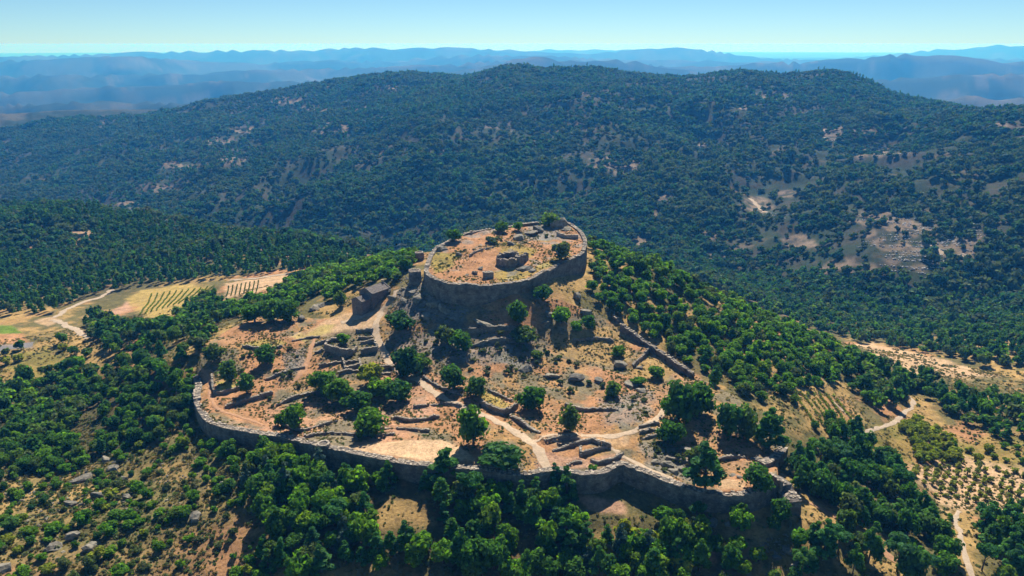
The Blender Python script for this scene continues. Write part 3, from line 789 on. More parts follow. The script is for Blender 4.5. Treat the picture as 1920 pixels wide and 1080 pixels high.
def gable_walls(x0, x1, w, eave, ridge, z0=-3.5):
    V = []
    for x in (x0, x1): V += [(x, -w, z0), (x, w, z0), (x, w, eave), (x, 0, ridge), (x, -w, eave)]
    return np_mesh('wall', V, [(0, 4, 9, 5), (1, 6, 7, 2), (2, 7, 8, 3), (3, 8, 9, 4)], [(0, 1, 2), (0, 2, 4), (2, 3, 4), (5, 7, 6), (5, 9, 7), (7, 9, 8)])
def gable_roof(x0, x1, w, eave, ridge, th=.28, over=.45):
    sl = (ridge - eave) / w
    V = []
    for x in (x0 - over * .3, x1 + over * .3):
        for y in (-w - over, 0, w + over):
            z = ridge - abs(y) * sl + .03
            V += [(x, y, z), (x, y, z + th)]
    Q = [(0, 2, 8, 6), (2, 4, 10, 8), (1, 7, 9, 3), (3, 9, 11, 5), (0, 6, 7, 1), (4, 5, 11, 10), (0, 1, 3, 2), (2, 3, 5, 4), (6, 8, 9, 7), (8, 10, 11, 9)]
    return np_mesh('roof', V, Q)
L0, L1, WN, EN, RN_ = -3.0, 9.5, 4.3, 10.0, 12.0
add('wall', gable_walls(L0, L1, WN, EN, RN_), M_CHAPEL, chapel).name = 'nave_wall'
rf = add('nave_roof', gable_roof(L0 + .35, L1 - .35, WN, EN, RN_), M_ROOF, chapel)
WC, EC, RC = 3.3, 7.4, 9.0
add('chancel_wall', gable_walls(-9.2, L0 - .02, WC, EC, RC), M_CHAPEL, chapel)
add('chancel_roof', gable_roof(-8.9, L0 - .2, WC, EC, RC), M_ROOF, chapel)
def prism(name, prof, x0, x1):
    n_ = len(prof); V = [(x0, y, z) for y, z in prof] + [(x1, y, z) for y, z in prof]
    bm = bmesh.new(); vs = [bm.verts.new(v) for v in V]
    bm.faces.new(vs[:n_][::-1]); bm.faces.new(vs[n_:])
    for i in range(n_): bm.faces.new((vs[i], vs[(i + 1) % n_], vs[n_ + (i + 1) % n_], vs[n_ + i]))
    bmesh.ops.recalc_face_normals(bm, faces=bm.faces)
    me = bpy.data.meshes.new(name); bm.to_mesh(me); bm.free(); return me
# raised gable copings, belfry and cross on the nave
for nm_, x0, x1 in (('gable_coping', L0 - .25, L0 + .35), ('gable_coping', L1 - .35, L1 + .25)):
    sl = (RN_ - EN) / WN
    pr = [(-WN - .5, EN - .5 * sl + .02), (0, RN_ + .02), (WN + .5, EN - .5 * sl + .02), (WN + .5, EN - .5 * sl + .62), (0, RN_ + .62), (-WN - .5, EN - .5 * sl + .62)]
    add(nm_, prism(nm_, pr, x0, x1), M_CHAPEL, chapel)
sl = (RC - EC) / WC
add('gable_coping', prism('gable_coping', [(-WC - .4, EC - .4 * sl + .02), (0, RC + .02), (WC + .4, EC - .4 * sl + .02), (WC + .4, EC - .4 * sl + .5), (0, RC + .5), (-WC - .4, EC - .4 * sl + .5)], -9.45, -8.9), M_CHAPEL, chapel)
bm = bmesh.new()
def bmbox(bm, x0, x1, y0, y1, z0, z1):
    r_ = bmesh.ops.create_cube(bm, size=1, matrix=Matrix.Translation(((x0 + x1) / 2, (y0 + y1) / 2, (z0 + z1) / 2)) @ Matrix.Diagonal((x1 - x0, y1 - y0, z1 - z0, 1)))
def bm_obj(name, bm, mat, parent):
    me = bpy.data.meshes.new(name); bm.to_mesh(me); bm.free(); return add(name, me, mat, parent)
bmbox(bm, L1 - .4, L1 + .1, -.7, -.35, RN_ + .1, RN_ + 1.2); bmbox(bm, L1 - .4, L1 + .1, .35, .7, RN_ + .1, RN_ + 1.2); bmbox(bm, L1 - .5, L1 + .2, -.8, .8, RN_ + 1.2, RN_ + 1.5)
bm_obj('belfry', bm, M_COPE, chapel)
bm = bmesh.new(); bmbox(bm, L0 - .12, L0 + .12, -.12, .12, RN_ + .6, RN_ + 1.9); bmbox(bm, L0 - .115, L0 + .115, -.45, .45, RN_ + 1.25, RN_ + 1.5)
bm_obj('cross', bm, M_CHAPEL, chapel)
for x in (0.5, 5.5):
    wdw = add('window', box_mesh('window', x - .16, x + .16, -WN - .04, -WN + .3, 5.6, 7.4), M_DARK, chapel)
    bm = bmesh.new(); bmbox(bm, x - .4, x - .17, -WN - .10, -WN - .002, 5.4, 7.6); bmbox(bm, x + .17, x + .4, -WN - .10, -WN - .002, 5.4, 7.6); bmbox(bm, x - .16, x + .16, -WN - .09, -WN - .003, 7.4, 7.7); bmbox(bm, x - .5, x + .5, -WN - .16, -WN - .005, 5.2, 5.4)
    bm_obj('frame', bm, M_CHAPEL, wdw)
wdw = add('window', box_mesh('window', -9.26, -9.0, -.14, .14, 3.2, 4.6), M_DARK, chapel)
bm = bmesh.new(); bmbox(bm, -9.3, -9.205, -.38, -.15, 3.0, 4.8); bmbox(bm, -9.3, -9.205, .15, .38, 3.0, 4.8); bm_obj('frame', bm, M_CHAPEL, wdw)
dr = add('door', box_mesh('door', 2.2, 3.6, -WN - .05, -WN + .1, 1.0, 4.2), M_DOOR, chapel)
bm = bmesh.new(); bmbox(bm, 1.85, 2.19, -WN - .12, -WN - .004, 1.0, 4.5); bmbox(bm, 3.61, 3.95, -WN - .12, -WN - .004, 1.0, 4.5); bmbox(bm, 2.19, 3.61, -WN - .11, -WN - .004, 4.2, 4.6); bm_obj('frame', bm, M_CHAPEL, dr)
for x in (-2.6, 3.0 + 5.4):
    bm = bmesh.new(); bmbox(bm, x - .45, x + .45, -WN - .8, -WN - .003, -2.5, 5.2); bm_obj('buttress', bm, M_CHAPEL, chapel)
# ---------------------------------------------------------------- plants
def leaf_mat(name, stops, trans=.35, dark=.6):
    m, nt, b = new_mat(name)
    oi = nd(nt, 'ShaderNodeObjectInfo')
    r = ramp(nt, oi.outputs['Random'], stops)
    at_ = nd(nt, 'ShaderNodeAttribute', attribute_name='tint')
    x = mix(nt, 'MULTIPLY', 1.0, r.outputs[0], at_.outputs['Color'])
    nt.links.new(x, b.inputs['Base Color'])
    b.inputs['Roughness'].default_value = .75; b.inputs['Specular IOR Level'].default_value = .08
    t = nd(nt, 'ShaderNodeBsdfTranslucent')
    y = mix(nt, 'MULTIPLY', 1.0, x, (1.25, 1.35, .55)); nt.links.new(y, t.inputs['Color'])
    ms = nd(nt, 'ShaderNodeMixShader'); ms.inputs[0].default_value = trans
    nt.links.new(b.outputs[0], ms.inputs[1]); nt.links.new(t.outputs[0], ms.inputs[2])
    nt.links.new(ms.outputs[0], nt.nodes['Material Output'].inputs['Surface'])
    return m
def ev(cols): return [(i / max(1, len(cols) - 1), c) for i, c in enumerate(cols)]
M_OAK = leaf_mat('oak_leaves', ev([(0.055, 0.144, 0.018), (0.071, 0.172, 0.021), (0.098, 0.196, 0.018), (0.055, 0.149, 0.039), (0.121, 0.207, 0.021), (0.086, 0.138, 0.034), (0.115, 0.145, 0.055), (0.060, 0.150, 0.022), (0.045, 0.120, 0.030)]), .5)
M_BRIGHT = leaf_mat('bright_leaves', ev([(0.112, 0.246, 0.018), (0.140, 0.269, 0.020), (0.090, 0.224, 0.020), (0.179, 0.280, 0.020)]), .52)
M_YEL = leaf_mat('yellow_green_leaves', ev([(.21, .26, .025), (.25, .27, .03), (.18, .25, .028)]), .45)
M_ORCH = leaf_mat('orchard_leaves', ev([(0.299, 0.333, 0.069), (0.356, 0.368, 0.092), (0.253, 0.310, 0.069)]), .5)
M_PINE = leaf_mat('pine_needles', ev([(0.051, 0.156, 0.037), (0.065, 0.184, 0.042), (0.087, 0.198, 0.034), (0.048, 0.142, 0.057)]), .42)
M_BLUE = leaf_mat('blue_needles', ev([(0.069, 0.119, 0.088), (0.081, 0.131, 0.094)]), .2)
M_SHRUB = leaf_mat('shrub_leaves', ev([(.09, .12, .045), (.11, .15, .045), (.14, .155, .07), (.085, .135, .03), (.17, .165, .08)]), .4)
M_FAR = leaf_mat('distant_crowns', ev([(0.029, 0.094, 0.029), (0.037, 0.110, 0.033), (0.055, 0.132, 0.031), (0.044, 0.083, 0.033), (0.083, 0.110, 0.039)]), .3)
M_FAR2 = leaf_mat('distant_olive_crowns', ev([(.075, .115, .035), (.09, .125, .04), (.065, .12, .035), (.10, .115, .05)]), .3)
m_, nt_, b_ = new_mat('bark')
r_ = ramp(nt_, noise(nt_, 4, 5).outputs[0], [(.3, (.045, .035, .027)), (.7, (.14, .11, .085))]); nt_.links.new(r_.outputs[0], b_.inputs['Base Color']); b_.inputs['Roughness'].default_value = .95
M_BARK = m_

ICO = {}
def ico(sub):
    if sub not in ICO:
        bm = bmesh.new(); bmesh.ops.create_icosphere(bm, subdivisions=sub, radius=1)
        ICO[sub] = (np.array([v.co[:] for v in bm.verts]), np.array([[v.index for v in f.verts] for f in bm.faces])); bm.free()
    return ICO[sub]
def crown_mesh(name, clumps, cards, card, mat, seed, core=.62, up=.25, flat=1.0, core_sub=1):
    """leaf clumps: each a dark uneven core under a shell of small leaf faces that point outwards"""
    r = np.random.default_rng(seed)
    Vs, Ts, Qs, Cs = [], [], [], []; nv = 0
    iv, it = ico(core_sub)
    for (c, rad) in clumps:
        c = np.asarray(c, float); rad = np.asarray(rad, float) * np.ones(3)
        v = iv * rad * core * (1 + (r.random((len(iv), 1)) - .5) * .45) + c
        Vs.append(v); Ts.append(it + nv); nv += len(v); Cs.append(np.full((len(v), 3), .7) * r.uniform(.85, 1.1))  # core tint darkened to put the shade inside the clump into the colour
        d = r.normal(size=(cards, 3)); d[:, 2] += up; d /= np.linalg.norm(d, axis=1)[:, None]
        pos = c + d * rad * r.uniform(.78, 1.12, (cards, 1))
        nn = d + r.normal(size=(cards, 3)) * .42; nn /= np.linalg.norm(nn, axis=1)[:, None]
        t = np.cross(nn, r.normal(size=(cards, 3))); t /= np.linalg.norm(t, axis=1)[:, None] + 1e-9
        b = np.cross(nn, t)
        s = card * r.uniform(.6, 1.35, (cards, 1)) * .5
        q = np.stack([pos - t * s - b * s * .7, pos + t * s * .8 - b * s, pos + t * s + b * s * .8, pos - t * s * .7 + b * s], 1).reshape(-1, 3)
        Vs.append(q); Qs.append((np.arange(cards * 4).reshape(-1, 4)) + nv); nv += cards * 4
        tint = np.repeat(r.uniform(.6, 1.45, cards) * r.uniform(.8, 1.2), 4)
        Cs.append(tint[:, None] * np.array([[1, 1, 1]]) * (1 + (r.random((cards * 4, 1)) - .5) * .1))
    me = np_mesh(name, np.concatenate(Vs), np.concatenate(Qs), np.concatenate(Ts))
    vcol(me, np.concatenate(Cs)); me.materials.append(mat)
    return me
def trunk_mesh(name, h, r0, branches, seed):
    r = np.random.default_rng(seed)
    Vs, Qs = [], []; nv = 0
    def tube(pts, rad):
        nonlocal nv
        N = 6; a = np.linspace(0, 2 * math.pi, N, endpoint=False)
        for p, q in zip(pts, rad): Vs.append(np.c_[p[0] + np.cos(a) * q, p[1] + np.sin(a) * q, np.full(N, p[2])])
        for k in range(len(pts) - 1):
            for i in range(N): Qs.append((nv + k * N + i, nv + k * N + (i + 1) % N, nv + (k + 1) * N + (i + 1) % N, nv + (k + 1) * N + i))
        nv += len(pts) * N
    bend = r.normal(size=2) * h * .04
    P_ = [np.array((bend[0] * f * f, bend[1] * f * f, h * f - .6 * (f == 0))) for f in np.linspace(0, 1, 6)]
    tube(P_, [r0 * (1.25 - f) for f in np.linspace(0, 1, 6)])
    for e in branches:
        f = r.uniform(.4, .75); s = np.array((bend[0] * f * f, bend[1] * f * f, h * f)); e = np.asarray(e, float)
        m_ = (s + e) / 2 + np.array((0, 0, .15 * h * .2))
        tube([s, m_, e], [r0 * .45, r0 * .3, r0 * .12])
    me = np_mesh(name, np.concatenate(Vs), Qs, smooth=True); me.materials.append(M_BARK)
    return me

# prototypes, one metre wide or high scale is set on each tree: (trunk, crown, height, width)
def oak(seed, mat, W=7.0, H=7.5, ncl=26, cards=46, card=.66):
    r = np.random.default_rng(seed)
    cl = []
    lop = r.normal(size=2) * .12
    for k in range(ncl):
        while True:
            p = r.uniform(-1, 1, 3)
            if .25 < np.linalg.norm(p) < .95: break
        p = p / max(.6, np.linalg.norm(p)) * r.uniform(.5, .8) if r.random() < .8 else p * .5
        c = np.array(((p[0] + lop[0] * (p[2] + .3)) * W * .44, (p[1] + lop[1] * (p[2] + .3)) * W * .44, H * .47 + p[2] * H * .42))
        cl.append((c, r.uniform(.11, .23) * W * np.array((1, 1, .85))))
    tr = trunk_mesh('trunk', H * .55, .24, [c for c, _ in cl[:7]], seed)
    return tr, crown_mesh('crown', cl, cards, card, mat, seed, core=(.62, .45, .55)[seed % 3]), H, W
def pine(seed, mat, W=5.2, H=10.5, cards=46, card=.6, bare=.30):
    r = np.random.default_rng(seed); cl = []
    levels = 7
    for k in range(levels):
        f = k / (levels - 1); z = H * (bare + (.97 - bare) * f)
        rad = W * .36 * (1 - f * .88) ** .8 * r.uniform(.8, 1.15)
        m_ = max(1, int(round(5 * (1 - f) + 1.2)))
        for j in range(m_):
            a = j / m_ * 6.28 + r.uniform(0, 6.28)
            cl.append(((math.cos(a) * rad, math.sin(a) * rad, z + r.normal() * .25), W * r.uniform(.15, .22) * (1 - .45 * f) * np.array((1, 1, .72))))
    tr = trunk_mesh('trunk', H * .92, .2, [c for c, _ in cl[:5]], seed)
    return tr, crown_mesh('crown', cl, cards, card, mat, seed, up=.45), H, W
def umbrella_pine(seed, mat, W=6.5, H=9.5, cards=55, card=.6):
    r = np.random.default_rng(seed); cl = []
    for k in range(13):
        a = r.uniform(0, 6.28); q = math.sqrt(r.random()) * W * .36
        cl.append(((math.cos(a) * q, math.sin(a) * q, H * (.80 - .10 * (q / (W * .36)) ** 2) + r.normal() * .5), W * r.uniform(.13, .2) * np.array((1, 1, .75))))
    tr = trunk_mesh('trunk', H * .78, .22, [c for c, _ in cl[:7]], seed)
    return tr, crown_mesh('crown', cl, cards, card, mat, seed, up=.5), H, W
def shrub(seed, mat, W=2.6, H=1.9, ncl=7, cards=34, card=.42):
    r = np.random.default_rng(seed); cl = []
    for k in range(ncl):
        a = r.uniform(0, 6.28); q = math.sqrt(r.random()) * W * .34
        cl.append(((math.cos(a) * q, math.sin(a) * q, H * r.uniform(.3, .72)), W * r.uniform(.16, .26) * np.array((1, 1, .8))))
    tr = trunk_mesh('stems', H * .5, .06, [c for c, _ in cl[:4]], seed)
    return tr, crown_mesh('foliage', cl, cards, card, mat, seed), H, W
PROTO = {
 'oak': [oak(k, M_OAK, 7.0 + .5 * (k % 3), 7.2 + .6 * (k % 2), 20 + 3 * (k % 4)) for k in range(9)],
 'bright': [oak(20 + k, M_BRIGHT, 6.4, 7.0, 17 + 3 * k) for k in range(5)],
 'yellow': [oak(30 + k, M_YEL, 5.5, 5.2, 12, 50) for k in range(2)],
 'pine': [pine(40 + k, M_PINE, 5.0 + .4 * k, 10.5) for k in range(5)],
 'cone': [pine(65 + k, M_PINE, 4.0, 9.0, 40, .55, .08) for k in range(3)],
 'umb': [umbrella_pine(50 + k, M_PINE) for k in range(2)],
 'blue': [pine(60 + k, M_BLUE, 4.4, 9.0, bare=.1) for k in range(1)],
 'shrub': [shrub(70 + k, M_SHRUB) for k in range(4)],
 'gshrub': [shrub(80 + k, M_BRIGHT, 2.8, 2.2) for k in range(2)],
 'orch': [oak(90 + k, M_ORCH, 3.0, 3.0, 9, 26, .4) for k in range(3)],
}
TREE_NAME = {'oak': 'oak_tree', 'bright': 'broadleaf_tree', 'yellow': 'almond_tree', 'pine': 'pine_tree', 'umb': 'pine_tree', 'blue': 'pine_tree', 'cone': 'conifer_tree', 'shrub': 'shrub', 'gshrub': 'shrub', 'orch': 'orchard_tree'}
TREE_CAT = {'conifer_tree': 'conifer', 'oak_tree': 'tree', 'almond_tree': 'tree', 'broadleaf_tree': 'tree', 'pine_tree': 'pine tree', 'shrub': 'shrub', 'orchard_tree': 'orchard tree'}
COUNT = {}
PLACED = []                                          # x, y, radius of everything planted by hand
def plant(kind, x, y, w, h, label, group=None, seed=None, sink=.25):
    """one tree or shrub: an Empty at its foot with trunk and crown"""
    r = random.Random(seed if seed is not None else int(x * 131 + y * 71))
    tr, cr, H, W = r.choice(PROTO[kind])
    nm = TREE_NAME[kind]
    e = add(nm, None)
    z = float(gz(x, y)) - sink
    e.location = (x, y, z); e.rotation_euler = (r.uniform(-.05, .05), r.uniform(-.05, .05), r.uniform(0, 6.28))
    s = w / W
    e.scale = (s, s * r.uniform(.9, 1.1), h / H)
    e.empty_display_size = .5
    tag(e, label, TREE_CAT[nm], group)
    sh = nm == 'shrub'
    add('stems' if sh else 'trunk', tr, None, e); add('foliage' if sh else 'crown', cr, None, e)
    COUNT[nm] = COUNT.get(nm, 0) + 1
    PLACED.append((x, y, w * .4))
    return e
def plant_px(kind, u, v, wpx, hpx, label, group=None):
    x, y = hit(u, v)
    z = float(gz(x, y)); sl = math.sqrt(x * x + y * y + (CZ - z) ** 2)
    dep = math.atan2(CZ - z, math.hypot(x, y))
    s = sl / F_PX
    w = wpx * s; h = max(.5 * w, (hpx * s - w * .55 * math.sin(dep)) / math.cos(dep) * 1.05)
    return plant(kind, x, y, w * 1.08, h, label, group)
# trees read one by one off the photograph: kind, foot u, v, width and height in pixels, label
HAND = [
 ('oak',1052,486,40,42,'dark bushy tree inside the right side of the castle yard'),
 ('oak',852,452,30,30,'round dark tree at the left rear edge of the castle yard'),
 ('oak',1030,424,40,30,'pointed green tree on top of the highest castle rock'),
 ('oak',940,434,26,24,'dark tree at the rear middle edge of the castle yard'),
 ('bright',972,432,22,20,'small light green tree at the rear edge of the castle yard'),
 ('shrub',924,456,30,18,'grey-green bush in the rear of the castle yard'),
 ('oak',972,606,42,52,'tall dark tree at the right end of the red bank below the castle'),
 ('oak',1016,562,42,38,'round tree against the foot of the castle wall'),
 ('oak',980,642,52,44,'broad bushy tree at the end of the long terrace wall under the castle'),
 ('bright',1052,606,36,40,'light green tree below the right half of the castle wall'),
 ('oak',1104,616,30,32,'small tree near the top of the long side wall'),
 ('bright',1082,620,26,26,'small light tree at the upper edge of the orange meadow'),
 ('oak',838,645,44,46,'dark left half of the double tree on the grey rubble slope'),
 ('oak',868,655,46,46,'right half of the double tree on the grey rubble slope'),
 ('oak',752,618,56,46,'large dark tree beside the upper chapel path and the rocks'),
 ('bright',645,646,26,28,'small green bush growing inside the round ruin'),
 ('oak',764,706,58,72,'tall dark tree standing over the bend of the main path'),
 ('oak',792,690,36,36,'smaller tree right behind the tall dark tree at the path bend'),
 ('yellow',694,722,44,52,'yellow-green tree beside the lower ruined rooms'),
 ('oak',605,738,50,56,'large round tree beside the red track below the ruins'),
 ('oak',638,576,26,36,'lone small tree on the pale yard next to the chapel'),
 ('oak',500,682,42,46,'round tree between the grass terrace and the grey slab slope'),
 ('oak',430,716,38,48,'left one of the pair of trees above the small yellow plot'),
 ('oak',463,738,36,46,'right one of the pair of trees above the small yellow plot'),
 ('oak',553,802,42,56,'tree just behind the left half of the outer wall'),
 ('oak',528,800,30,36,'smaller tree left of the one behind the outer wall'),
 ('oak',640,756,54,58,'upper left tree of the dense clump in the tree shade'),
 ('oak',672,772,56,52,'middle tree of the dense clump in the tree shade'),
 ('bright',716,742,42,46,'light green tree at the upper right of the dense clump'),
 ('oak',745,752,50,52,'dark tree of the dense clump nearest the main path'),
 ('oak',690,818,62,66,'lowest tree of the dense clump, above the sandy field'),
 ('oak',852,728,46,56,'left one of the two round trees above the main path'),
 ('oak',893,742,42,48,'right one of the two round trees above the main path'),
 ('oak',998,768,66,60,'wide bushy tree in the middle of the enclosure'),
 ('oak',1068,808,42,60,'upright tree with a long shadow above the path fork'),
 ('oak',888,832,62,88,'tallest tree beside the lower main path'),
 ('oak',938,868,84,58,'wide tree next to the path just inside the outer wall'),
 ('oak',1148,742,34,36,'small round tree below the dark rock scarp'),
 ('bright',1196,722,32,24,'low green bush at the right end of the dark scarp'),
 ('oak',1272,790,66,92,'left half of the very large dark tree clump in the right of the enclosure'),
 ('oak',1312,778,60,76,'right half of the very large dark tree clump in the right of the enclosure'),
 ('oak',1258,826,50,52,'perfectly round bushy tree at the foot of the very large clump'),
 ('oak',1366,814,56,74,'left one of two shade trees with short trunks on the dry corner plot'),
 ('oak',1400,822,48,72,'right one of two shade trees with short trunks on the dry corner plot'),
 ('pine',1442,838,56,78,'dark pine at the corner piece of the outer wall'),
 ('pine',1322,912,58,88,'tall dark pine growing through the outer wall'),
 ('oak',1300,868,36,40,'tree behind the tall dark pine at the outer wall'),
 ('oak',1424,916,54,56,'round dark tree between the outer wall and the bastion'),
 ('oak',1160,668,30,28,'tree at the foot of the orange meadow'),
 ('oak',1232,708,28,30,'dark tree against the lower side wall'),
 ('oak',1008,672,24,22,'small tree on the rubble above the dark scarp'),
 ('pine',1040,918,30,52,'slim dark conifer standing in front of the outer wall bulge'),
 ('pine',835,906,58,74,'tall pine rising in front of the outer wall right of the sandy field'),
 ('oak',478,604,46,46,'left tree of the shady row on the grass terrace'),
 ('oak',508,602,46,48,'middle tree of the shady row on the grass terrace'),
 ('oak',540,600,48,50,'right tree of the shady row on the grass terrace'),
 ('oak',402,676,40,40,'tree above the red corner at the left wall bend'),
 ('bright',1112,880,16,14,'tiny bright bush at the edge of the path end by the outer wall'),
]
HAND_FEET = []
for k, (kd, u, v, wp, hp, lab) in enumerate(HAND): plant_px(kd, u, v, wp, hp, lab)
# ---------------------------------------------------------------- paths and tracks (draped ribbons)
def track_mat(name, col):
    m, nt, b = new_mat(name)
    p = geo_pos(nt); a = noise(nt, .8, 6, .7, p)
    r = ramp(nt, a.outputs[0], [(.3, tuple(c * .72 for c in col)), (.55, col), (.75, tuple(c * 1.2 for c in col))])
    nt.links.new(r.outputs[0], b.inputs['Base Color']); b.inputs['Roughness'].default_value = .95; bump(nt, b, a.outputs[0], .3, .7)
    return m
M_TRACK = track_mat('pale_gravel', (.50, .37, .25)); M_RED = track_mat('red_earth_track', (.42, .23, .125)); M_ROAD = track_mat('pale_dirt_road', (.43, .33, .235)); M_ASPH = track_mat('worn_asphalt', (.20, .185, .18))
def track(name, pts, w, mat, label, end_taper=True, lift=.14):
    line = smooth_line(np.array([hit(u, v) for u, v in pts]), 1.3)
    t = np.gradient(line, axis=0); t /= np.linalg.norm(t, axis=1)[:, None] + 1e-9
    nr_ = np.c_[-t[:, 1], t[:, 0]]
    k = np.arange(len(line))
    off = np.array((-.5, -.25, 0, .25, .5))
    ww = w * (.85 + .45 * vnoise(k / 5.0, k * 0.0, 3))
    Vs = []
    for j, o in enumerate(off):
        jj = (vnoise(k / 2.0, k * 0.0 + j, 9 + j) - .5) * w * .55 if j in (0, 4) else 0
        p_ = line + nr_ * (o * ww + jj)[:, None]
        Vs.append(np.c_[p_, gz(*p_.T) + lift - (.05 if j in (0, 4) else 0)])
    V = np.stack(Vs, 1).reshape(-1, 3); I = np.arange(len(V)).reshape(-1, 5)
    Q = np.stack([I[:-1, 1:], I[:-1, :-1], I[1:, :-1], I[1:, 1:]], -1).reshape(-1, 4)
    o = add(name, np_mesh(name, V, Q, smooth=True), mat); tag(o, label, None, None, 'structure')
    TRACKS.append((line, w))
    return o
TRACKS = []
track('path', [(742,545),(735,562),(716,582),(708,602),(706,625),(714,650),(726,672),(742,692),(762,702),(782,712),(806,730),(835,748),(868,764),(905,778),(945,797),(978,818),(1002,836),(1018,858),(1024,880)], 3.0, M_TRACK, 'pale gravel path winding from the castle gate past the chapel to the outer wall')
track('path', [(1000,828),(1040,818),(1090,818),(1140,818),(1180,812),(1215,796),(1238,776),(1246,752)], 2.4, M_TRACK, 'sandy side path from the fork towards the very large tree clump')
track('path', [(590,634),(584,650),(578,672),(572,692),(560,706),(545,718)], 2.2, M_RED, 'narrow red earth track left of the round ruin')
track('path', [(378,694),(390,706),(394,730),(400,756),(418,772),(450,782),(478,790),(494,798)], 1.4, M_RED, 'thin trodden path inside the left bend of the outer wall')
track('path', [(640,606),(670,596),(700,588)], 4.0, M_TRACK, 'pale trodden strip across the chapel yard')
track('path', [(1128,826),(1160,848),(1180,862),(1215,880),(1262,898)], 1.8, M_TRACK, 'thin path along the inside of the right outer wall')
track('road', [(96,600),(112,604),(132,614),(150,624),(170,633)], 4.2, M_ROAD, 'bright dirt road across the left fields')
track('road', [(100,596),(120,584),(140,574),(165,564),(190,556),(210,543)], 4.0, M_ROAD, 'bright dirt road at the edge of the left pine wood')
track('road', [(-60,664),(0,656),(30,650),(62,645)], 7.0, M_ASPH, 'grey road beside the small green field at the left edge')
track('road', [(1702,742),(1712,756),(1690,780),(1672,794),(1650,802),(1628,812),(1600,824)], 2.2, M_ROAD, 'dirt road between the vine rows and the yellow trees')
track('road', [(1560,752),(1580,770),(1602,790),(1616,800)], 1.8, M_ROAD, 'dirt lane along the vine rows')
track('path', [(1798,958),(1790,975),(1800,1000),(1806,1030),(1815,1060),(1826,1095)], 2.0, M_ROAD, 'pale track between the orchard and the corner pines')
track('path', [(1500,935),(1540,955),(1590,985),(1640,1020),(1690,1060),(1730,1095)], 2.4, M_RED, 'orange earth track descending from the bastion')
track('road', [(1540,274),(1545,262),(1538,250),(1560,240)], 7, M_ROAD, 'zigzag road on the distant mountain terraces')
track('road', [(1405,372),(1420,385),(1440,398)], 7, M_ROAD, 'short pale road on the mountain flank')
track('road', [(1730,455),(1760,470),(1790,482),(1810,478)], 6, M_ROAD, 'pale road among the mountain terraces')
track('road', [(430,526),(480,522),(520,516),(548,512)], 4, M_ROAD, 'pale lane behind the striped field')

# ---------------------------------------------------------------- boulders and rubble
def rock_mesh(seed, sub=2):
    r = np.random.default_rng(seed)
    v, t = ico(sub); v = v.copy()
    for k in range(11):                                  # flat broken faces
        d = r.normal(size=3); d /= np.linalg.norm(d); c = r.uniform(.32, .75)
        e_ = v @ d - c; v = v - np.clip(e_, 0, None)[:, None] * d
    v += r.normal(size=v.shape) * .05
    me = np_mesh('rock', v, None, t); me.materials.append(M_ROCK); return me
ROCKS = [rock_mesh(k) for k in range(6)]
def boulder(u, v, w, h, label, name='boulder', off=0):
    x, y = hit(u, v, off); z = float(gz(x, y)); s = math.sqrt(x * x + y * y + (CZ - z) ** 2) / F_PX
    r = random.Random(int(u * 7 + v))
    o = add(name, r.choice(ROCKS)); o.location = (x, y, z + h * s * .02)
    o.scale = (w * s * .58, w * s * .46, h * s * .62); o.rotation_euler = (r.uniform(-.35, .35), r.uniform(-.35, .35), r.uniform(-.9, .9))
    tag(o, label, 'boulder'); PLACED.append((x, y, w * s * .5))
    return o
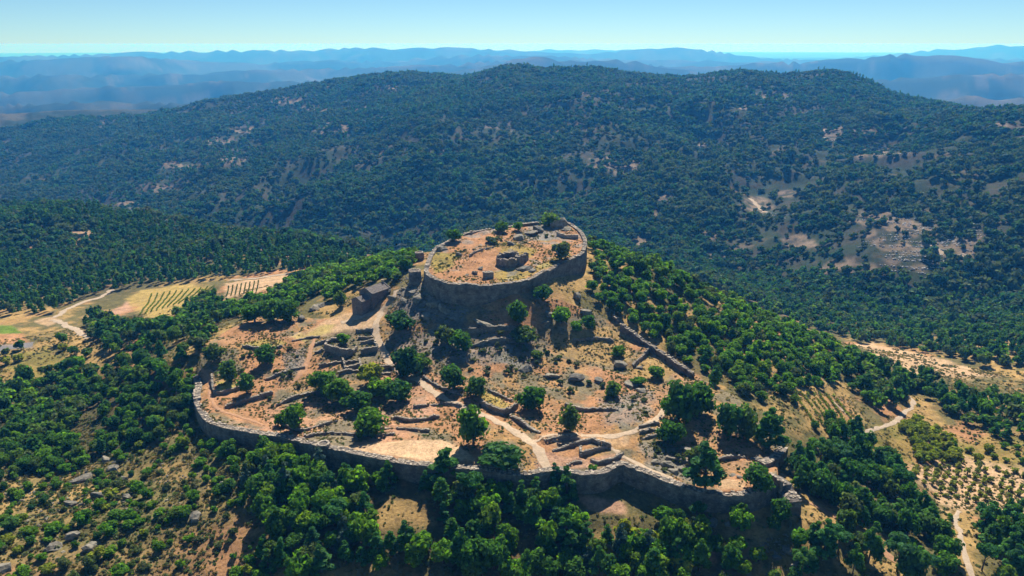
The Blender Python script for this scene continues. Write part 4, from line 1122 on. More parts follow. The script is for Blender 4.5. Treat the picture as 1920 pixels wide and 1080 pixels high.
for a in [
 (1046,425,42,36,'biggest grey rock crowning the rear of the castle yard'),(1012,432,36,18,'flat grey rock left of the biggest castle rock'),(1060,432,26,16,'small rock right of the biggest castle rock'),
 (968,448,30,20,'rounded dark rock at the rear middle of the castle yard'),(992,438,34,14,'long pale rock behind the rounded dark rock in the castle yard'),(956,458,22,9,'flat pale slab beside the orange yard path'),
 (985,504,34,16,'pink lumpy rock beside the ruined keep'),(1000,508,20,12,'small lump at the right foot of the ruined keep'),(902,505,16,14,'upright dark rock left of the stone block pair'),(890,512,20,9,'dark low rock in the front left of the yard'),(876,516,12,6,'small pale stone at the far left of the yard rocks'),
 (832,468,26,16,'pale rounded rock at the left edge of the castle yard'),(862,478,22,10,'scrubby rock in the left half of the castle yard'),
 (790,560,34,22,'large pale boulder under the left end of the castle wall'),(812,572,30,20,'dark boulder under the castle wall, right of the pale one'),(770,548,26,18,'boulder below the square turret'),(836,582,32,20,'dark cleft boulder above the red bank'),(800,596,34,22,'big dark boulder in the middle of the rock field'),
 (776,582,24,16,'pale boulder beside the large dark tree by the path'),(824,606,28,14,'low boulder at the bottom of the rock field'),(850,598,26,14,'boulder touching the left end of the red bank'),(760,566,20,12,'pale boulder next to the upper chapel path'),
 (904,606,46,12,'flat brown rock shelf in the red bank'),(1100,590,30,30,'tall brown boulder on the slope right of the castle'),(1108,606,24,16,'brown boulder under the tall one'),(1082,560,26,20,'boulder at the foot of the right castle wall'),(1030,590,26,16,'dark boulder in the shade below the castle wall'),(1020,606,20,12,'small boulder below the dark shaded one'),
 (735,560,22,14,'round boulder behind the chapel'),(728,548,20,14,'pale boulder up the path behind the chapel'),(590,580,34,22,'dark round boulder left of the lone chapel tree'),(606,574,24,12,'pale boulder behind the dark round one'),(566,600,26,14,'grey outcrop at the edge of the grass terrace'),
 (988,694,34,22,'dark boulder at the left end of the rock scarp'),(1030,706,40,20,'wide dark boulder in the rock scarp'),(1080,712,44,20,'flat dark boulder in the rock scarp'),(1122,716,30,18,'boulder at the right end of the rock scarp'),(1180,724,40,20,'dark boulder of the short right scarp'),(1206,734,26,12,'pale boulder below the short right scarp'),(1160,688,36,20,'dark boulder beside the triangular plot'),
 (1200,690,20,10,'small rock in the triangular plot'),(1290,848,30,28,'dark angular boulder behind the tall dark pine'),(1245,872,36,22,'dark split boulder in the dry corner'),(1262,884,26,14,'pale boulder below the split one'),(1225,868,24,14,'small boulder left of the split one'),(1285,884,30,12,'reddish slab beside the split boulder'),
 (1372,892,18,8,'dark low stone on the sunny corner plot'),(1388,895,14,7,'smaller dark stone beside it on the sunny corner plot'),(1420,862,26,14,'grey rubble block by the corner wall piece'),
 (200,862,24,12,'pale rock on the brushy left slope'),(215,878,30,14,'large pale rock ledge on the brushy left slope'),(150,900,40,14,'long flat rock on the brushy left slope'),(185,930,30,16,'grey rock below the long flat one on the left slope'),(232,905,22,26,'upright dark rock on the left slope'),(132,945,26,14,'small rock in dry grass on the left slope'),(95,1030,30,24,'dark crag at the lower left corner'),(175,1025,30,24,'second dark crag at the lower left'),
 (135,1010,30,18,'pale rock between the two dark crags'),(365,975,30,30,'big dark cliff block on the lower left slope'),(235,935,16,26,'narrow standing rock on the left slope'),(10,1070,32,22,'rounded dark crag in the bottom left corner'),(485,900,14,30,'slim pale rock pillar in the wood below the outer wall'),(420,910,22,14,'pale rock under the pines below the outer wall'),(540,960,16,14,'small rock in the wood clearing'),
 (1340,980,24,16,'pale rock in the gully under the outer wall'),(1325,1000,22,12,'reddish rock in the gully under the outer wall'),(1365,985,14,16,'light upright rock in the gully'),(1475,1030,26,11,'pale rubble slab below the bastion'),(1490,1060,24,11,'lower rubble slab below the bastion'),(1455,1045,22,12,'rubble block left of the slabs below the bastion'),
]: boulder(*a[:4], a[4])

def in_track(x, y, pad=.6):
    bad = np.zeros(len(x), bool)
    for line, w in TRACKS[:13]:
        m = (np.abs(x - line[:, 0].mean()) < 140) & (np.abs(y - line[:, 1].mean()) < 140)
        if m.any():
            d_, _ = seg_dist(x[m], y[m], line[::3]); bad[np.nonzero(m)[0][d_ < w * .5 + pad]] = True
    return bad
def scat_poly(poly_px, spacing, seed, jitter=1.0, clump=0.0, cs=20.0):
    """points spread over the ground inside a pixel polygon, roughly spacing metres apart"""
    r = np.random.default_rng(seed)
    pw = np.array([hit(u, v) for u, v in poly_px])
    lo, hi_ = pw.min(0), pw.max(0)
    gx = np.arange(lo[0], hi_[0], spacing); gy = np.arange(lo[1], hi_[1], spacing)
    X, Y = np.meshgrid(gx, gy); X = X.ravel() + (r.random(X.size) - .5) * spacing * jitter; Y = Y.ravel() + (r.random(Y.size) - .5) * spacing * jitter
    k = inside(X, Y, pw)
    if clump > 0: k &= fbm(X / cs, Y / cs, seed, 3) > clump
    return X[k], Y[k]
def free_of_placed(x, y, pad=0.0):
    P_ = np.array(PLACED); ok = np.ones(len(x), bool)
    for px_, py_, pr_ in P_: ok &= np.hypot(x - px_, y - py_) > pr_ + pad
    return ok

# ---------------------------------------------------------------- woods: zones read off the photograph
# polygon, spacing m, [(kind, share)], width range m, height/width range, clump threshold, label, group
ZONES = [
 ('front', [(470,850),(560,850),(640,868),(760,892),(900,912),(1010,915),(1060,925),(1090,960),(1190,985),(1260,965),(1320,985),(1330,1100),(480,1100),(500,1000),(440,900)], 5.0, [('oak',.30),('pine',.22),('cone',.12),('bright',.27),('blue',.07),('umb',.07)], (6.5,10.5), (.95,1.35), .20,
  {'oak':'dark broadleaf tree in the wood below the outer wall','bright':'bright green broadleaf tree in the wood below the outer wall','pine':'dark pine in the wood below the outer wall','blue':'blue-grey conifer in the wood below the outer wall','cone':'cone-shaped dark conifer in the wood below the outer wall','umb':'umbrella-crowned pine in the wood below the outer wall'}, 'trees of the wood below the outer wall'),
 ('frontbright', [(1150,1000),(1200,975),(1270,985),(1320,1010),(1330,1100),(1150,1100)], 5.0, [('bright',.8),('yellow',.2)], (6,9), (1.0,1.3), .2, {'bright':'light green tree in the bright stand at the bottom right of the wood','yellow':'yellow-green tree in the bright stand at the bottom right of the wood'}, 'bright trees at the bottom of the wood'),
 ('leftslope', [(-40,870),(120,860),(240,820),(380,800),(450,850),(480,950),(500,1100),(-40,1100)], 5.8, [('oak',.38),('bright',.5),('yellow',.12)], (3.0,7.0), (.65,1.0), .36, {'oak':'dark tree on the brushy left slope','bright':'light green tree on the brushy left slope','yellow':'yellow-green tree on the brushy left slope'}, 'small trees on the brushy left slope'),
 ('leftwood', [(-40,720),(60,712),(140,690),(230,700),(330,700),(372,720),(372,780),(330,815),(220,850),(120,870),(-40,900)], 5.4, [('oak',.75),('bright',.15),('pine',.1)], (5.5,9), (.8,1.15), .30, {'oak':'dark tree in the wood left of the wall bend','bright':'lighter tree in the wood left of the wall bend','pine':'pine in the wood left of the wall bend'}, 'trees of the wood left of the wall bend'),
 ('leftfields', [(-40,660),(60,655),(130,640),(230,690),(140,700),(60,712),(-40,730)], 11, [('oak',.85),('yellow',.15)], (5,8), (.8,1.1), .40, {'oak':'dark tree standing in the dry left fields','yellow':'yellow-green tree standing in the dry left fields'}, 'trees in the dry left fields'),
 ('leftmid', [(170,640),(150,605),(190,590),(215,600),(250,610),(300,610),(345,585),(400,560),(430,580),(440,610),(380,650),(330,700),(230,700),(200,660)], 6.5, [('oak',.6),('pine',.3),('bright',.1)], (6,9.5), (.85,1.3), .33, {'oak':'dark tree in the grove between fields and enclosure','pine':'pine in the grove between fields and enclosure','bright':'light tree in the grove between fields and enclosure'}, 'trees of the grove between fields and enclosure'),
 ('behindchapel', [(560,520),(640,505),(700,490),(770,455),(830,440),(800,470),(775,500),(745,535),(710,530),(670,540),(620,570),(560,590),(440,600),(430,580),(500,560)], 6.0, [('oak',.45),('bright',.55)], (5.5,8.5), (.8,1.1), .25, {'oak':'dark tree in the thicket behind the chapel','bright':'bright green tree in the thicket behind the chapel'}, 'trees of the thicket behind the chapel'),
 ('rightflank', [(1092,425),(1135,450),(1200,478),(1300,530),(1450,605),(1565,655),(1600,690),(1560,720),(1480,740),(1440,760),(1400,745),(1340,725),(1300,690),(1180,605),(1110,560),(1104,500)], 5.6, [('bright',.62),('oak',.33),('pine',.05)], (5.0,8.5), (.8,1.15), .22, {'bright':'bright green tree covering the flank right of the castle','oak':'darker tree on the flank right of the castle','pine':'slender conifer on the flank right of the castle'}, 'trees on the flank right of the castle'),
 ('rightmid', [(1560,665),(1600,668),(1700,700),(1800,735),(1960,760),(1960,860),(1880,830),(1800,790),(1720,735),(1680,760),(1640,790),(1590,720)], 7.0, [('oak',.6),('pine',.35),('bright',.05)], (6.5,10), (.8,1.3), .30, {'oak':'dark tree in the belt beyond the orchard','pine':'pine in the belt beyond the orchard','bright':'light tree in the belt beyond the orchard'}, 'trees of the belt beyond the orchard'),
 ('rightlow', [(1480,870),(1560,815),(1610,835),(1680,870),(1700,940),(1770,1000),(1780,1100),(1500,1100),(1480,1010),(1560,1010),(1500,930)], 5.8, [('pine',.4),('oak',.45),('umb',.15)], (7,11), (.95,1.4), .26, {'pine':'pine in the wood right of the bastion','oak':'broadleaf tree in the wood right of the bastion','umb':'umbrella-crowned pine in the wood right of the bastion'}, 'trees of the wood right of the bastion'),
 ('corner', [(1835,975),(1960,940),(1960,1100),(1840,1100)], 6.0, [('pine',.5),('umb',.3),('oak',.2)], (7.5,11), (1.0,1.35), .2, {'pine':'pine in the stand at the bottom right corner','umb':'umbrella-crowned pine in the stand at the bottom right corner','oak':'broadleaf tree in the stand at the bottom right corner'}, 'trees of the stand at the bottom right corner'),
 ('yellows', [(1685,790),(1720,785),(1790,830),(1790,870),(1730,870),(1690,830)], 5.0, [('yellow',1)], (5.5,7.5), (.8,1.0), .0, {'yellow':'yellow-green tree of the bright clump beside the dirt road'}, 'yellow-green clump beside the dirt road'),
 ('orchardedge', [(1775,835),(1850,812),(1960,845),(1960,885),(1860,868),(1790,862)], 6.0, [('yellow',.75),('bright',.25)], (3.0,5.2), (.7,.95), .25, {'yellow':'yellow-green bush-like tree along the upper orchard edge','bright':'green bush-like tree along the upper orchard edge'}, 'bushy trees along the upper orchard edge'),
 ('beyondright', [(1962,520),(2250,520),(2250,1090),(1962,1090),(1962,960),(2010,900),(1962,860)], 8.0, [('oak',.6),('pine',.4)], (6,10), (.8,1.3), .38, {'oak':'tree beyond the right edge','pine':'pine beyond the right edge'}, 'trees beyond the right edge'),
 ('beyondleft', [(-62,390),(-330,390),(-330,1090),(-42,1090),(-42,720),(-62,600)], 8.5, [('oak',.6),('pine',.4)], (6,10), (.8,1.3), .38, {'oak':'tree beyond the left edge','pine':'pine beyond the left edge'}, 'trees beyond the left edge'),
 ('vinesedge', [(1470,740),(1530,730),(1640,800),(1560,850),(1480,850)], 13, [('oak',.6),('bright',.4)], (4,7), (.8,1.1), .35, {'oak':'dark tree near the vine rows','bright':'light tree near the vine rows'}, 'trees near the vine rows'),
 ('bastionfoot', [(1290,950),(1440,950),(1500,990),(1520,1100),(1340,1100),(1320,1000)], 6.0, [('oak',.65),('bright',.35)], (5.5,9), (.9,1.2), .24, {'oak':'dark tree in the gully under the bastion','bright':'light tree in the gully under the bastion'}, 'trees in the gully under the bastion'),
 ('wallfoot', [(385,825),(460,838),(560,850),(600,880),(520,900),(440,880)], 6.0, [('oak',.8),('bright',.2)], (5.5,8), (.9,1.2), .3, {'oak':'dark tree at the foot of the left outer wall','bright':'light tree at the foot of the left outer wall'}, 'trees at the foot of the left outer wall'),
 ('leftpines', [(-60,395),(0,385),(200,402),(400,436),(550,458),(690,486),(650,505),(560,512),(480,516),(400,524),(260,535),(215,548),(170,560),(110,585),(-60,600)], 6.4, [('pine',.85),('oak',.15)], (5.0,7.5), (1.3,1.9), .22, {'pine':'dark green pine in the big wood left of the castle hill','oak':'broadleaf tree in the big wood left of the castle hill'}, 'trees of the big wood left of the castle hill'),
 ('valley', [(1300,525),(1400,515),(1500,508),(1700,520),(1960,540),(1960,690),(1850,690),(1720,660),(1600,640),(1450,590)], 7.5, [('oak',.6),('pine',.4)], (6.5,10), (.8,1.3), .24, {'oak':'round tree in the valley wood right of the castle hill','pine':'pine in the valley wood right of the castle hill'}, 'trees of the valley wood right of the castle hill'),
]
ALL = []                                             # distance, kind, x, y, w, h, label, group
avoid = [np.array([hit(u, v) for u, v in pl]) for pl in (
   [(0,428),(80,424),(180,428),(175,446),(110,475),(20,485),(-60,480),(-60,430)],                      # clearing in the left wood
   [(235,560),(262,545),(340,533),(392,533),(388,552),(350,575),(290,600),(262,585)], [(421,532),(490,522),(545,512),(530,532),(475,552),(421,558)],
   [(1585,645),(1640,642),(1760,672),(1880,705),(1800,710),(1700,700),(1640,672)], [(1068,922),(1185,935),(1205,1010),(1095,1000)], [(690,922),(812,922),(825,1020),(700,1025)], [(270,850),(375,850),(380,935),(290,935)])]
for zi_, (zn, poly, sp_, kinds, wr, hr_, cl, labs, grp) in enumerate(ZONES):
    x, y = scat_poly(poly, sp_, 900 + zi_, 1.0, cl, 26.0)
    ok = free_of_placed(x, y, 1.0) & ~in_track(x, y, 1.2)
    for av in avoid: ok &= ~inside(x, y, av)
    if zn not in ('leftpines', 'valley'):
        d_, _ = seg_dist(x, y, OUTER[::3]); ok &= ~((d_ < 3.6))
        ok &= ~inside(x, y, OUT_POLY) | (zn in ('rightflank', 'behindchapel'))
        dr_, _ = seg_dist(x, y, RING[::2], True); ok &= (dr_ > 4.5) & ~inside(x, y, RING)
    r = np.random.default_rng(zi_)
    ks = [k for k, _ in kinds]; pr = np.array([p for _, p in kinds]); pr = pr / pr.sum()
    for xx, yy in zip(x[ok], y[ok]):
        kd = ks[r.choice(len(ks), p=pr)]
        w = r.uniform(*wr) * r.uniform(.75, 1.0)
        if kd in ('pine', 'blue', 'cone'): w *= .8
        h = w * r.uniform(*hr_) * (1.35 if kd in ('pine', 'blue', 'cone') else 1.2 if kd == 'umb' else 1)
        ALL.append((math.hypot(xx, yy), kd, xx, yy, w, h, labs[kd], grp))
MARKS = [(750,900,'below the sandy field'),(600,880,'near the square buttress'),(940,925,'below the wide tree by the wall'),(1110,950,'near the pink clearing'),(1230,960,'below the tall dark pine'),(900,1050,'at the bottom edge'),(640,1050,'at the bottom edge'),(1100,1050,'at the bottom edge'),(520,960,'at the left end'),
 (60,760,'by the left edge'),(300,740,'nearest the wall bend'),(180,800,'in the middle'),(60,1000,'by the dark crags'),(20,920,'by the left edge'),(120,960,'in the dry grass'),(300,960,'right of the pale rocks'),(300,890,'below the wood'),(180,1060,'at the bottom edge'),(300,1060,'at the bottom edge'),(450,1050,'next to the wood below the wall'),(340,840,'by the golden clearing'),(100,720,'near the grey road'),(240,760,'half way along'),(120,840,'at the lower edge'),(30,850,'at the lower left'),(230,890,'by the pale rock ledge'),(380,1000,'by the dark cliff block'),(420,860,'under the left wall'),(40,690,'below the green field'),(150,670,'near the bright dirt road'),
 (250,640,'next to the dirt road'),(380,610,'near the grass terrace'),(300,680,'above the wall bend'),(470,580,'behind the shady row'),(620,540,'left of the chapel'),(700,510,'behind the chapel roof'),(790,460,'beside the small turret'),
 (1130,480,'close to the castle wall'),(1250,560,'high on the ridge'),(1230,620,'along the long side wall'),(1380,640,'half way down the ridge'),(1420,720,'above the two shade trees'),(1520,680,'at the foot of the ridge'),(1640,720,'near the dirt road'),(1760,740,'behind the yellow clump'),(1900,790,'by the right edge'),
 (1520,880,'close to the corner wall piece'),(1620,880,'below the dirt road'),(1600,1040,'along the orange track'),(1720,1000,'next to the orchard'),(1880,1000,'below the orchard rows'),(1900,1070,'in the very corner'),(1380,1000,'below the round dark tree'),(1470,1060,'by the rubble slabs'),
 (200,560,'at the dirt road'),(400,520,'behind the striped field'),(560,505,'nearest the castle hill'),(100,500,'below the clearing'),(300,450,'near the crest'),(1400,560,'nearest the ridge'),(1640,620,'above the pale field'),(1850,600,'towards the right edge')]
MARKW = np.array([hit(u, v) for u, v, _ in MARKS])
def fine_label(base, w, lo, hi_, x, y):
    k = int(np.argmin(np.hypot(MARKW[:, 0] - x, MARKW[:, 1] - y)))
    f = (w - lo) / (hi_ - lo + 1e-9)
    size = 'small ' if f < .33 else 'large ' if f > .66 else 'middling '
    out = base if any(q in base for q in ('large ', 'small ')) else size + base
    lab = out + ', ' + MARKS[k][2]
    return lab if len(lab.split()) <= 16 else out
wl = {}
for a in ALL: wl.setdefault(a[6], []).append(a[4])
ALL = [(*a[:6], fine_label(a[6], a[4], min(wl[a[6]]), max(wl[a[6]]), a[2], a[3]), a[7]) for a in ALL]
ALL.sort(key=lambda a: a[0])
REST = {}
CAP = 296
VIEW = []
for a in ALL:
    nm = TREE_NAME[a[1]]
    u_, v_ = project(a[2], a[3], float(gz(a[2], a[3])) + a[5] * .6)
    seen = -15 < u_ < 1935 and v_ < 1110
    if seen and COUNT.get(nm, 0) < CAP: plant(a[1], a[2], a[3], a[4], a[5], a[6], a[7])
    else: REST.setdefault(a[1], []).append(a)
# orchard in rows
ow = np.array([hit(u, v) for u, v in [(1695,885),(1790,858),(1960,890),(1960,945),(1850,945),(1780,945),(1720,915)]])
ex = np.array((math.cos(.18), math.sin(.18))); ey = np.array((-ex[1], ex[0]))
r = np.random.default_rng(5)
ORD = 'first second third fourth fifth sixth seventh eighth ninth tenth eleventh twelfth thirteenth fourteenth fifteenth sixteenth seventeenth eighteenth nineteenth twentieth'.split()
orows = {}
for j in range(-20, 20):
    for i in range(-20, 20):
        p_ = ow.mean(0) + ex * i * 4.6 + ey * j * 4.2 + r.normal(size=2) * .35
        if inside(p_[:1], p_[1:], ow)[0] and r.random() < .9:
            u_, v_ = project(p_[0], p_[1], float(gz(*p_)))
            if -10 < u_ < 1930: orows.setdefault(j, []).append(p_)
for jr, j in enumerate(sorted(orows)):
    for ir, p_ in enumerate(orows[j]):
        w = r.uniform(2.4, 3.8); plant('orch', p_[0], p_[1], w, w * r.uniform(.75, 1.1), f'{ORD[ir]} fruit tree from the left in the {ORD[jr]} orchard row from the front', 'fruit trees in the orchard rows')
# hand-placed bushes on the hill, then scattered ones
for xy, kd, lab, grp, n_, wr in [
   ([(720,620),(860,612),(1000,640),(1130,700),(1215,735),(1215,800),(1100,760),(1000,720),(860,690),(740,690)], 'shrub', 'low grey-green bush on the stony slope under the castle', 'bushes on the stony slope', 55, (1.6, 3.4)),
   ([(420,660),(560,640),(600,720),(560,790),(450,770)], 'shrub', 'low bush among the terraces near the left wall bend', 'bushes near the left wall bend', 24, (1.6, 3.2)),
   ([(1190,820),(1300,830),(1400,870),(1390,915),(1250,890)], 'shrub', 'low bush in the dry corner of the enclosure', 'bushes in the dry corner', 20, (1.4, 2.8)),
   ([(810,505),(860,470),(960,440),(1040,440),(1000,455),(880,475),(840,515)], 'shrub', 'low bush in the castle yard', 'bushes in the castle yard', 16, (1.4, 3.0)),
   ([(0,860),(240,820),(380,810),(470,880),(500,1080),(0,1080)], 'gshrub', 'light green bush on the brushy left slope', 'bushes on the brushy left slope', 60, (1.8, 4.0)),
   ([(0,860),(240,820),(380,810),(470,880),(500,1080),(0,1080)], 'shrub', 'grey-green bush on the brushy left slope', 'bushes on the brushy left slope', 70, (1.6, 3.6)),
   ([(1600,800),(1700,860),(1720,950),(1800,960),(1800,1080),(1640,980),(1520,930)], 'gshrub', 'light green bush beside the orchard', 'bushes beside the orchard', 28, (1.6, 3.4)),
   ([(310,690),(370,690),(372,760),(300,760)], 'gshrub', 'bright bush outside the left wall bend', 'bushes outside the left wall bend', 14, (2.4, 4.2)),
]:
    x, y = scat_poly(xy, 2.0, 31 + n_); r = np.random.default_rng(n_); k = r.permutation(len(x))
    ok = free_of_placed(x, y) & ~in_track(x, y); k = [i for i in k if ok[i]][:n_]
    for i in k:
        w = r.uniform(*wr)
        if COUNT.get('shrub', 0) < 298: plant(kd, x[i], y[i], w, w * r.uniform(.6, .85), fine_label(lab.replace('low ', ''), w, *wr, x[i], y[i]), grp, sink=.1)
# vine rows
M_VINE = leaf_mat('vine_leaves', ev([(.17, .24, .03), (.21, .26, .04)]))
def vine_row(a, b, label, group, w=.9, h=1.3, mat=None):
    A_ = hit(*a); B_ = hit(*b); L = np.linalg.norm(B_ - A_); n_ = max(2, int(L / 1.1)); r = np.random.default_rng(int(a[0] * 3 + a[1]))
    cl = []
    for k in range(n_ + 1):
        p_ = A_ + (B_ - A_) * k / n_ + r.normal(size=2) * .12
        if r.random() < .08: continue
        cl.append(((p_[0], p_[1], float(gz(*p_)) + h * .5), np.array((w * .62, w * .62, h * .5)) * r.uniform(.7, 1.15)))
    o = add('vine_row', crown_mesh('vine_row', cl, 16, .4, mat or M_VINE, int(a[0]))); tag(o, label, 'vine row', group)
for k, (a, b) in enumerate([((1505,742),(1545,800)),((1514,740),(1556,800)),((1524,738),(1570,805)),((1535,738),(1584,815)),((1548,740),(1596,812)),((1500,756),(1530,800)),((1480,722),(1500,752)),((1562,742),(1604,800))]):
    vine_row(a, b, 'green vine row on the slope right of the enclosure', 'vine rows right of the enclosure')
for k in range(11):
    u = 262 + k * 10.5; vine_row((u, 592 - k * 3.2), (u + 22 + k * 1.2, 552 - k * 1.5), 'yellow-green vine row in the left field', 'vine rows in the left field', .8, 1.0)
for k in range(8):
    u = 425 + k * 8; vine_row((u, 556 - k * 1.2), (u + 4, 537 - k * 1.5), 'thin dry vine row in the pale striped field', 'vine rows in the pale striped field', .5, .8, M_SHRUB)

# ---------------------------------------------------------------- what nobody could count: one object each, instanced on points
def low_tree(seed, W, H, ncl, cards, card, mat, con=False):
    r = np.random.default_rng(seed); cl = []
    for k in range(ncl):
        f = r.random(); a = r.uniform(0, 6.28)
        q = (W * .34 * (1 - f * .85) if con else W * .3 * math.sqrt(r.random()))
        cl.append(((math.cos(a) * q, math.sin(a) * q, H * (.2 + .72 * f) if con else H * r.uniform(.35, .72)), W * r.uniform(.2, .3) * (1 - .4 * f if con else 1) * np.array((1, 1, .9))))
    return crown_mesh('crown', cl, cards, card, mat, seed, core_sub=1, core=.85)
def tmp_obj(name, me, mat=None):
    o = bpy.data.objects.new(name, me)
    if mat and not me.materials: me.materials.append(mat)
    return o
def points_gn(name, P_, scale, protos, label, seed=0, rot_full=False, pick=None):
    """one object: instances of a few prototypes on points"""
    me = bpy.data.meshes.new(name); me.vertices.add(len(P_)); me.vertices.foreach_set('co', np.asarray(P_, np.float32).ravel())
    r = np.random.default_rng(seed)
    sc_ = me.attributes.new('size', 'FLOAT_VECTOR', 'POINT'); sc_.data.foreach_set('vector', np.asarray(scale, np.float32).ravel())
    ro = np.zeros((len(P_), 3), np.float32); ro[:, 2] = r.uniform(0, 6.28, len(P_))
    if rot_full: ro[:, :2] = r.uniform(-.6, .6, (len(P_), 2))
    a2 = me.attributes.new('turn', 'FLOAT_VECTOR', 'POINT'); a2.data.foreach_set('vector', ro.ravel())
    a3 = me.attributes.new('pick', 'INT', 'POINT'); a3.data.foreach_set('value', (r.integers(0, len(protos), len(P_)) if pick is None else pick).astype(np.int32))
    o = add(name, me)
    col = bpy.data.collections.new(name + '_kinds')
    for p_ in protos: col.objects.link(p_)
    ng = bpy.data.node_groups.new(name, 'GeometryNodeTree')
    ng.interface.new_socket('Geometry', in_out='INPUT', socket_type='NodeSocketGeometry'); ng.interface.new_socket('Geometry', in_out='OUTPUT', socket_type='NodeSocketGeometry')
    N = ng.nodes; Lk = ng.links
    gi = N.new('NodeGroupInput'); go = N.new('NodeGroupOutput'); ip = N.new('GeometryNodeInstanceOnPoints'); ci_ = N.new('GeometryNodeCollectionInfo')
    ci_.inputs['Collection'].default_value = col; ci_.inputs['Separate Children'].default_value = True; ci_.inputs['Reset Children'].default_value = True
    def na(nm, t):
        x = N.new('GeometryNodeInputNamedAttribute'); x.data_type = t; x.inputs['Name'].default_value = nm; return x.outputs['Attribute']
    Lk.new(gi.outputs[0], ip.inputs['Points']); Lk.new(ci_.outputs[0], ip.inputs['Instance']); ip.inputs['Pick Instance'].default_value = True
    Lk.new(na('pick', 'INT'), ip.inputs['Instance Index']); Lk.new(na('size', 'FLOAT_VECTOR'), ip.inputs['Scale'])
    er = N.new('FunctionNodeEulerToRotation'); Lk.new(na('turn', 'FLOAT_VECTOR'), er.inputs[0]); Lk.new(er.outputs[0], ip.inputs['Rotation'])
    Lk.new(ip.outputs[0], go.inputs[0])
    md = o.modifiers.new('scatter', 'NODES'); md.node_group = ng
    tag(o, label, None, None, 'stuff')
    return o
FARP2 = [tmp_obj('far_olive_tree', low_tree(510 + k, 1, .8, 5, 9, .22, M_FAR2)) for k in range(3)]
FARP = [tmp_obj('far_round_tree', low_tree(500 + k, 1, .95, 5, 9, .22, M_FAR)) for k in range(4)]
FARC = [tmp_obj('far_pine', low_tree(520 + k, 1, 1.8, 7, 8, .22, M_PINE, True)) for k in range(3)]
# trees beyond the 300 largest of their kind
def pts_of(L): return np.array([(a[2], a[3], float(z)) for a, z in zip(L, gz([a[2] for a in L], [a[3] for a in L]))])
for kds, nm, con, mats, lab in ((('oak',), 'woodland', False, (M_OAK, M_OAK, M_OAK), 'dark broadleaf woodland around the castle hill'), (('bright', 'yellow'), 'light_woodland', False, (M_BRIGHT, M_BRIGHT, M_BRIGHT), 'lighter broadleaf woodland around the castle hill'),
                           (('pine', 'umb', 'blue', 'cone'), 'pine_forest', True, (M_PINE, M_PINE, M_PINE), 'dense pine forest on the hill left of the castle')):
    L_ = [a for k in kds for a in REST.get(k, [])]
    if not L_: continue
    pr_ = [tmp_obj('mid_tree', low_tree(540 + k, 1, 1.9 if con else 1.0, 10 if con else 8, 18, .16, m, con)) for k, m in enumerate(mats)]
    points_gn(nm, pts_of(L_), np.array([(a[4] * 1.05, a[4] * 1.05, a[5] / (1.9 if con else 1)) for a in L_]), pr_, lab, len(L_))
    print('STUFF', nm, len(L_))
# the mountain's forest
r = np.random.default_rng(77)
NP_ = 165000
th_ = r.uniform(-.72, .72, NP_); rr_ = np.sqrt(r.uniform(690 ** 2, 2450 ** 2, NP_))
x = rr_ * np.sin(th_); y = rr_ * np.cos(th_)
dens = fbm(x / 90, y / 90, 141, 4); dens2 = fbm(x / 22, y / 22, 143, 2)
cl_ = bil(clear, x, y)
dens3 = fbm(x / 330, y / 330, 147, 3)
slope_open = sstep(.40, .52, dens * .5 + dens2 * .2 + dens3 * .3)
keep = (r.random(NP_) < (.16 + .84 * slope_open)) & (r.random(NP_) > cl_ * .8)
u_, v_ = project(x, y, gz(x, y))
burn = np.exp(-(((u_ - (330 + (v_ - 320) * -1.4)) / 150) ** 2)) * sstep(230, 270, v_) * (1 - sstep(390, 430, v_))     # thin cover on the left spur
keep &= r.random(NP_) > burn * .75
terr = ((u_ > 1350) & (v_ > 330) & (v_ < 520)).astype(float); keep &= r.random(NP_) > terr * .4
x, y = x[keep], y[keep]
w = r.uniform(5.0, 13.0, len(x)) * (.5 + 1.0 * fbm(x / 110, y / 110, 151, 3))
points_gn('mountain_forest', np.c_[x, y, gz(x, y) - .5], np.c_[w, w, w * r.uniform(.75, 1.15, len(x))], FARP + FARP2, 'dark forest covering the long mountain behind the castle', 3, pick=np.where(r.random(len(x)) < sstep(.46, .6, fbm(x / 140, y / 140, 161, 3)) * .8 + .06, 4 + r.integers(0, 3, len(x)), r.integers(0, 4, len(x))))
# pines along the mountain crest
th_ = r.uniform(-.55, .7, 2600); rr_ = r.uniform(1500, 2150, 2600); x = rr_ * np.sin(th_); y = rr_ * np.cos(th_)
w = r.uniform(4, 8.5, 2600)
points_gn('crest_pines', np.c_[x, y, gz(x, y) - .5], np.c_[w, w, w * r.uniform(.9, 1.2, 2600)], FARC, 'scattered pines along the mountain crest', 4)
# stones of terraces on the mountain
x, y = [], []
for (u0, v0, L_, n_) in [(1700,450,150,18),(1760,490,160,16),(1560,250,44,8),(1640,286,110,5),(1160,305,90,7),(1450,410,90,5),(1640,412,120,6),(860,292,60,5),(1440,182,100,4),(1800,440,160,10)]:
    for k in range(n_):
        vv = v0 + (k - n_ / 2) * 4.6 + r.normal(); us = u0 + r.normal() * L_ * .2 + np.linspace(-.5, .5, 30) * L_ * r.uniform(.3, .8)
        a0 = hit_on(Z, us[0], vv, 0, 600); a1 = hit_on(Z, us[-1], vv + r.normal() * 2, 0, 600)
        if np.linalg.norm(a1 - a0) > 260: continue
        m_ = max(4, int(np.linalg.norm(a1 - a0) / 2.2))
        pt = a0 + (a1 - a0) * np.linspace(0, 1, m_)[:, None] + r.normal(size=(m_, 2)) * .5
        pt = pt[r.random(m_) < .75]; x += list(pt[:, 0]); y += list(pt[:, 1])
x = np.array(x); y = np.array(y)
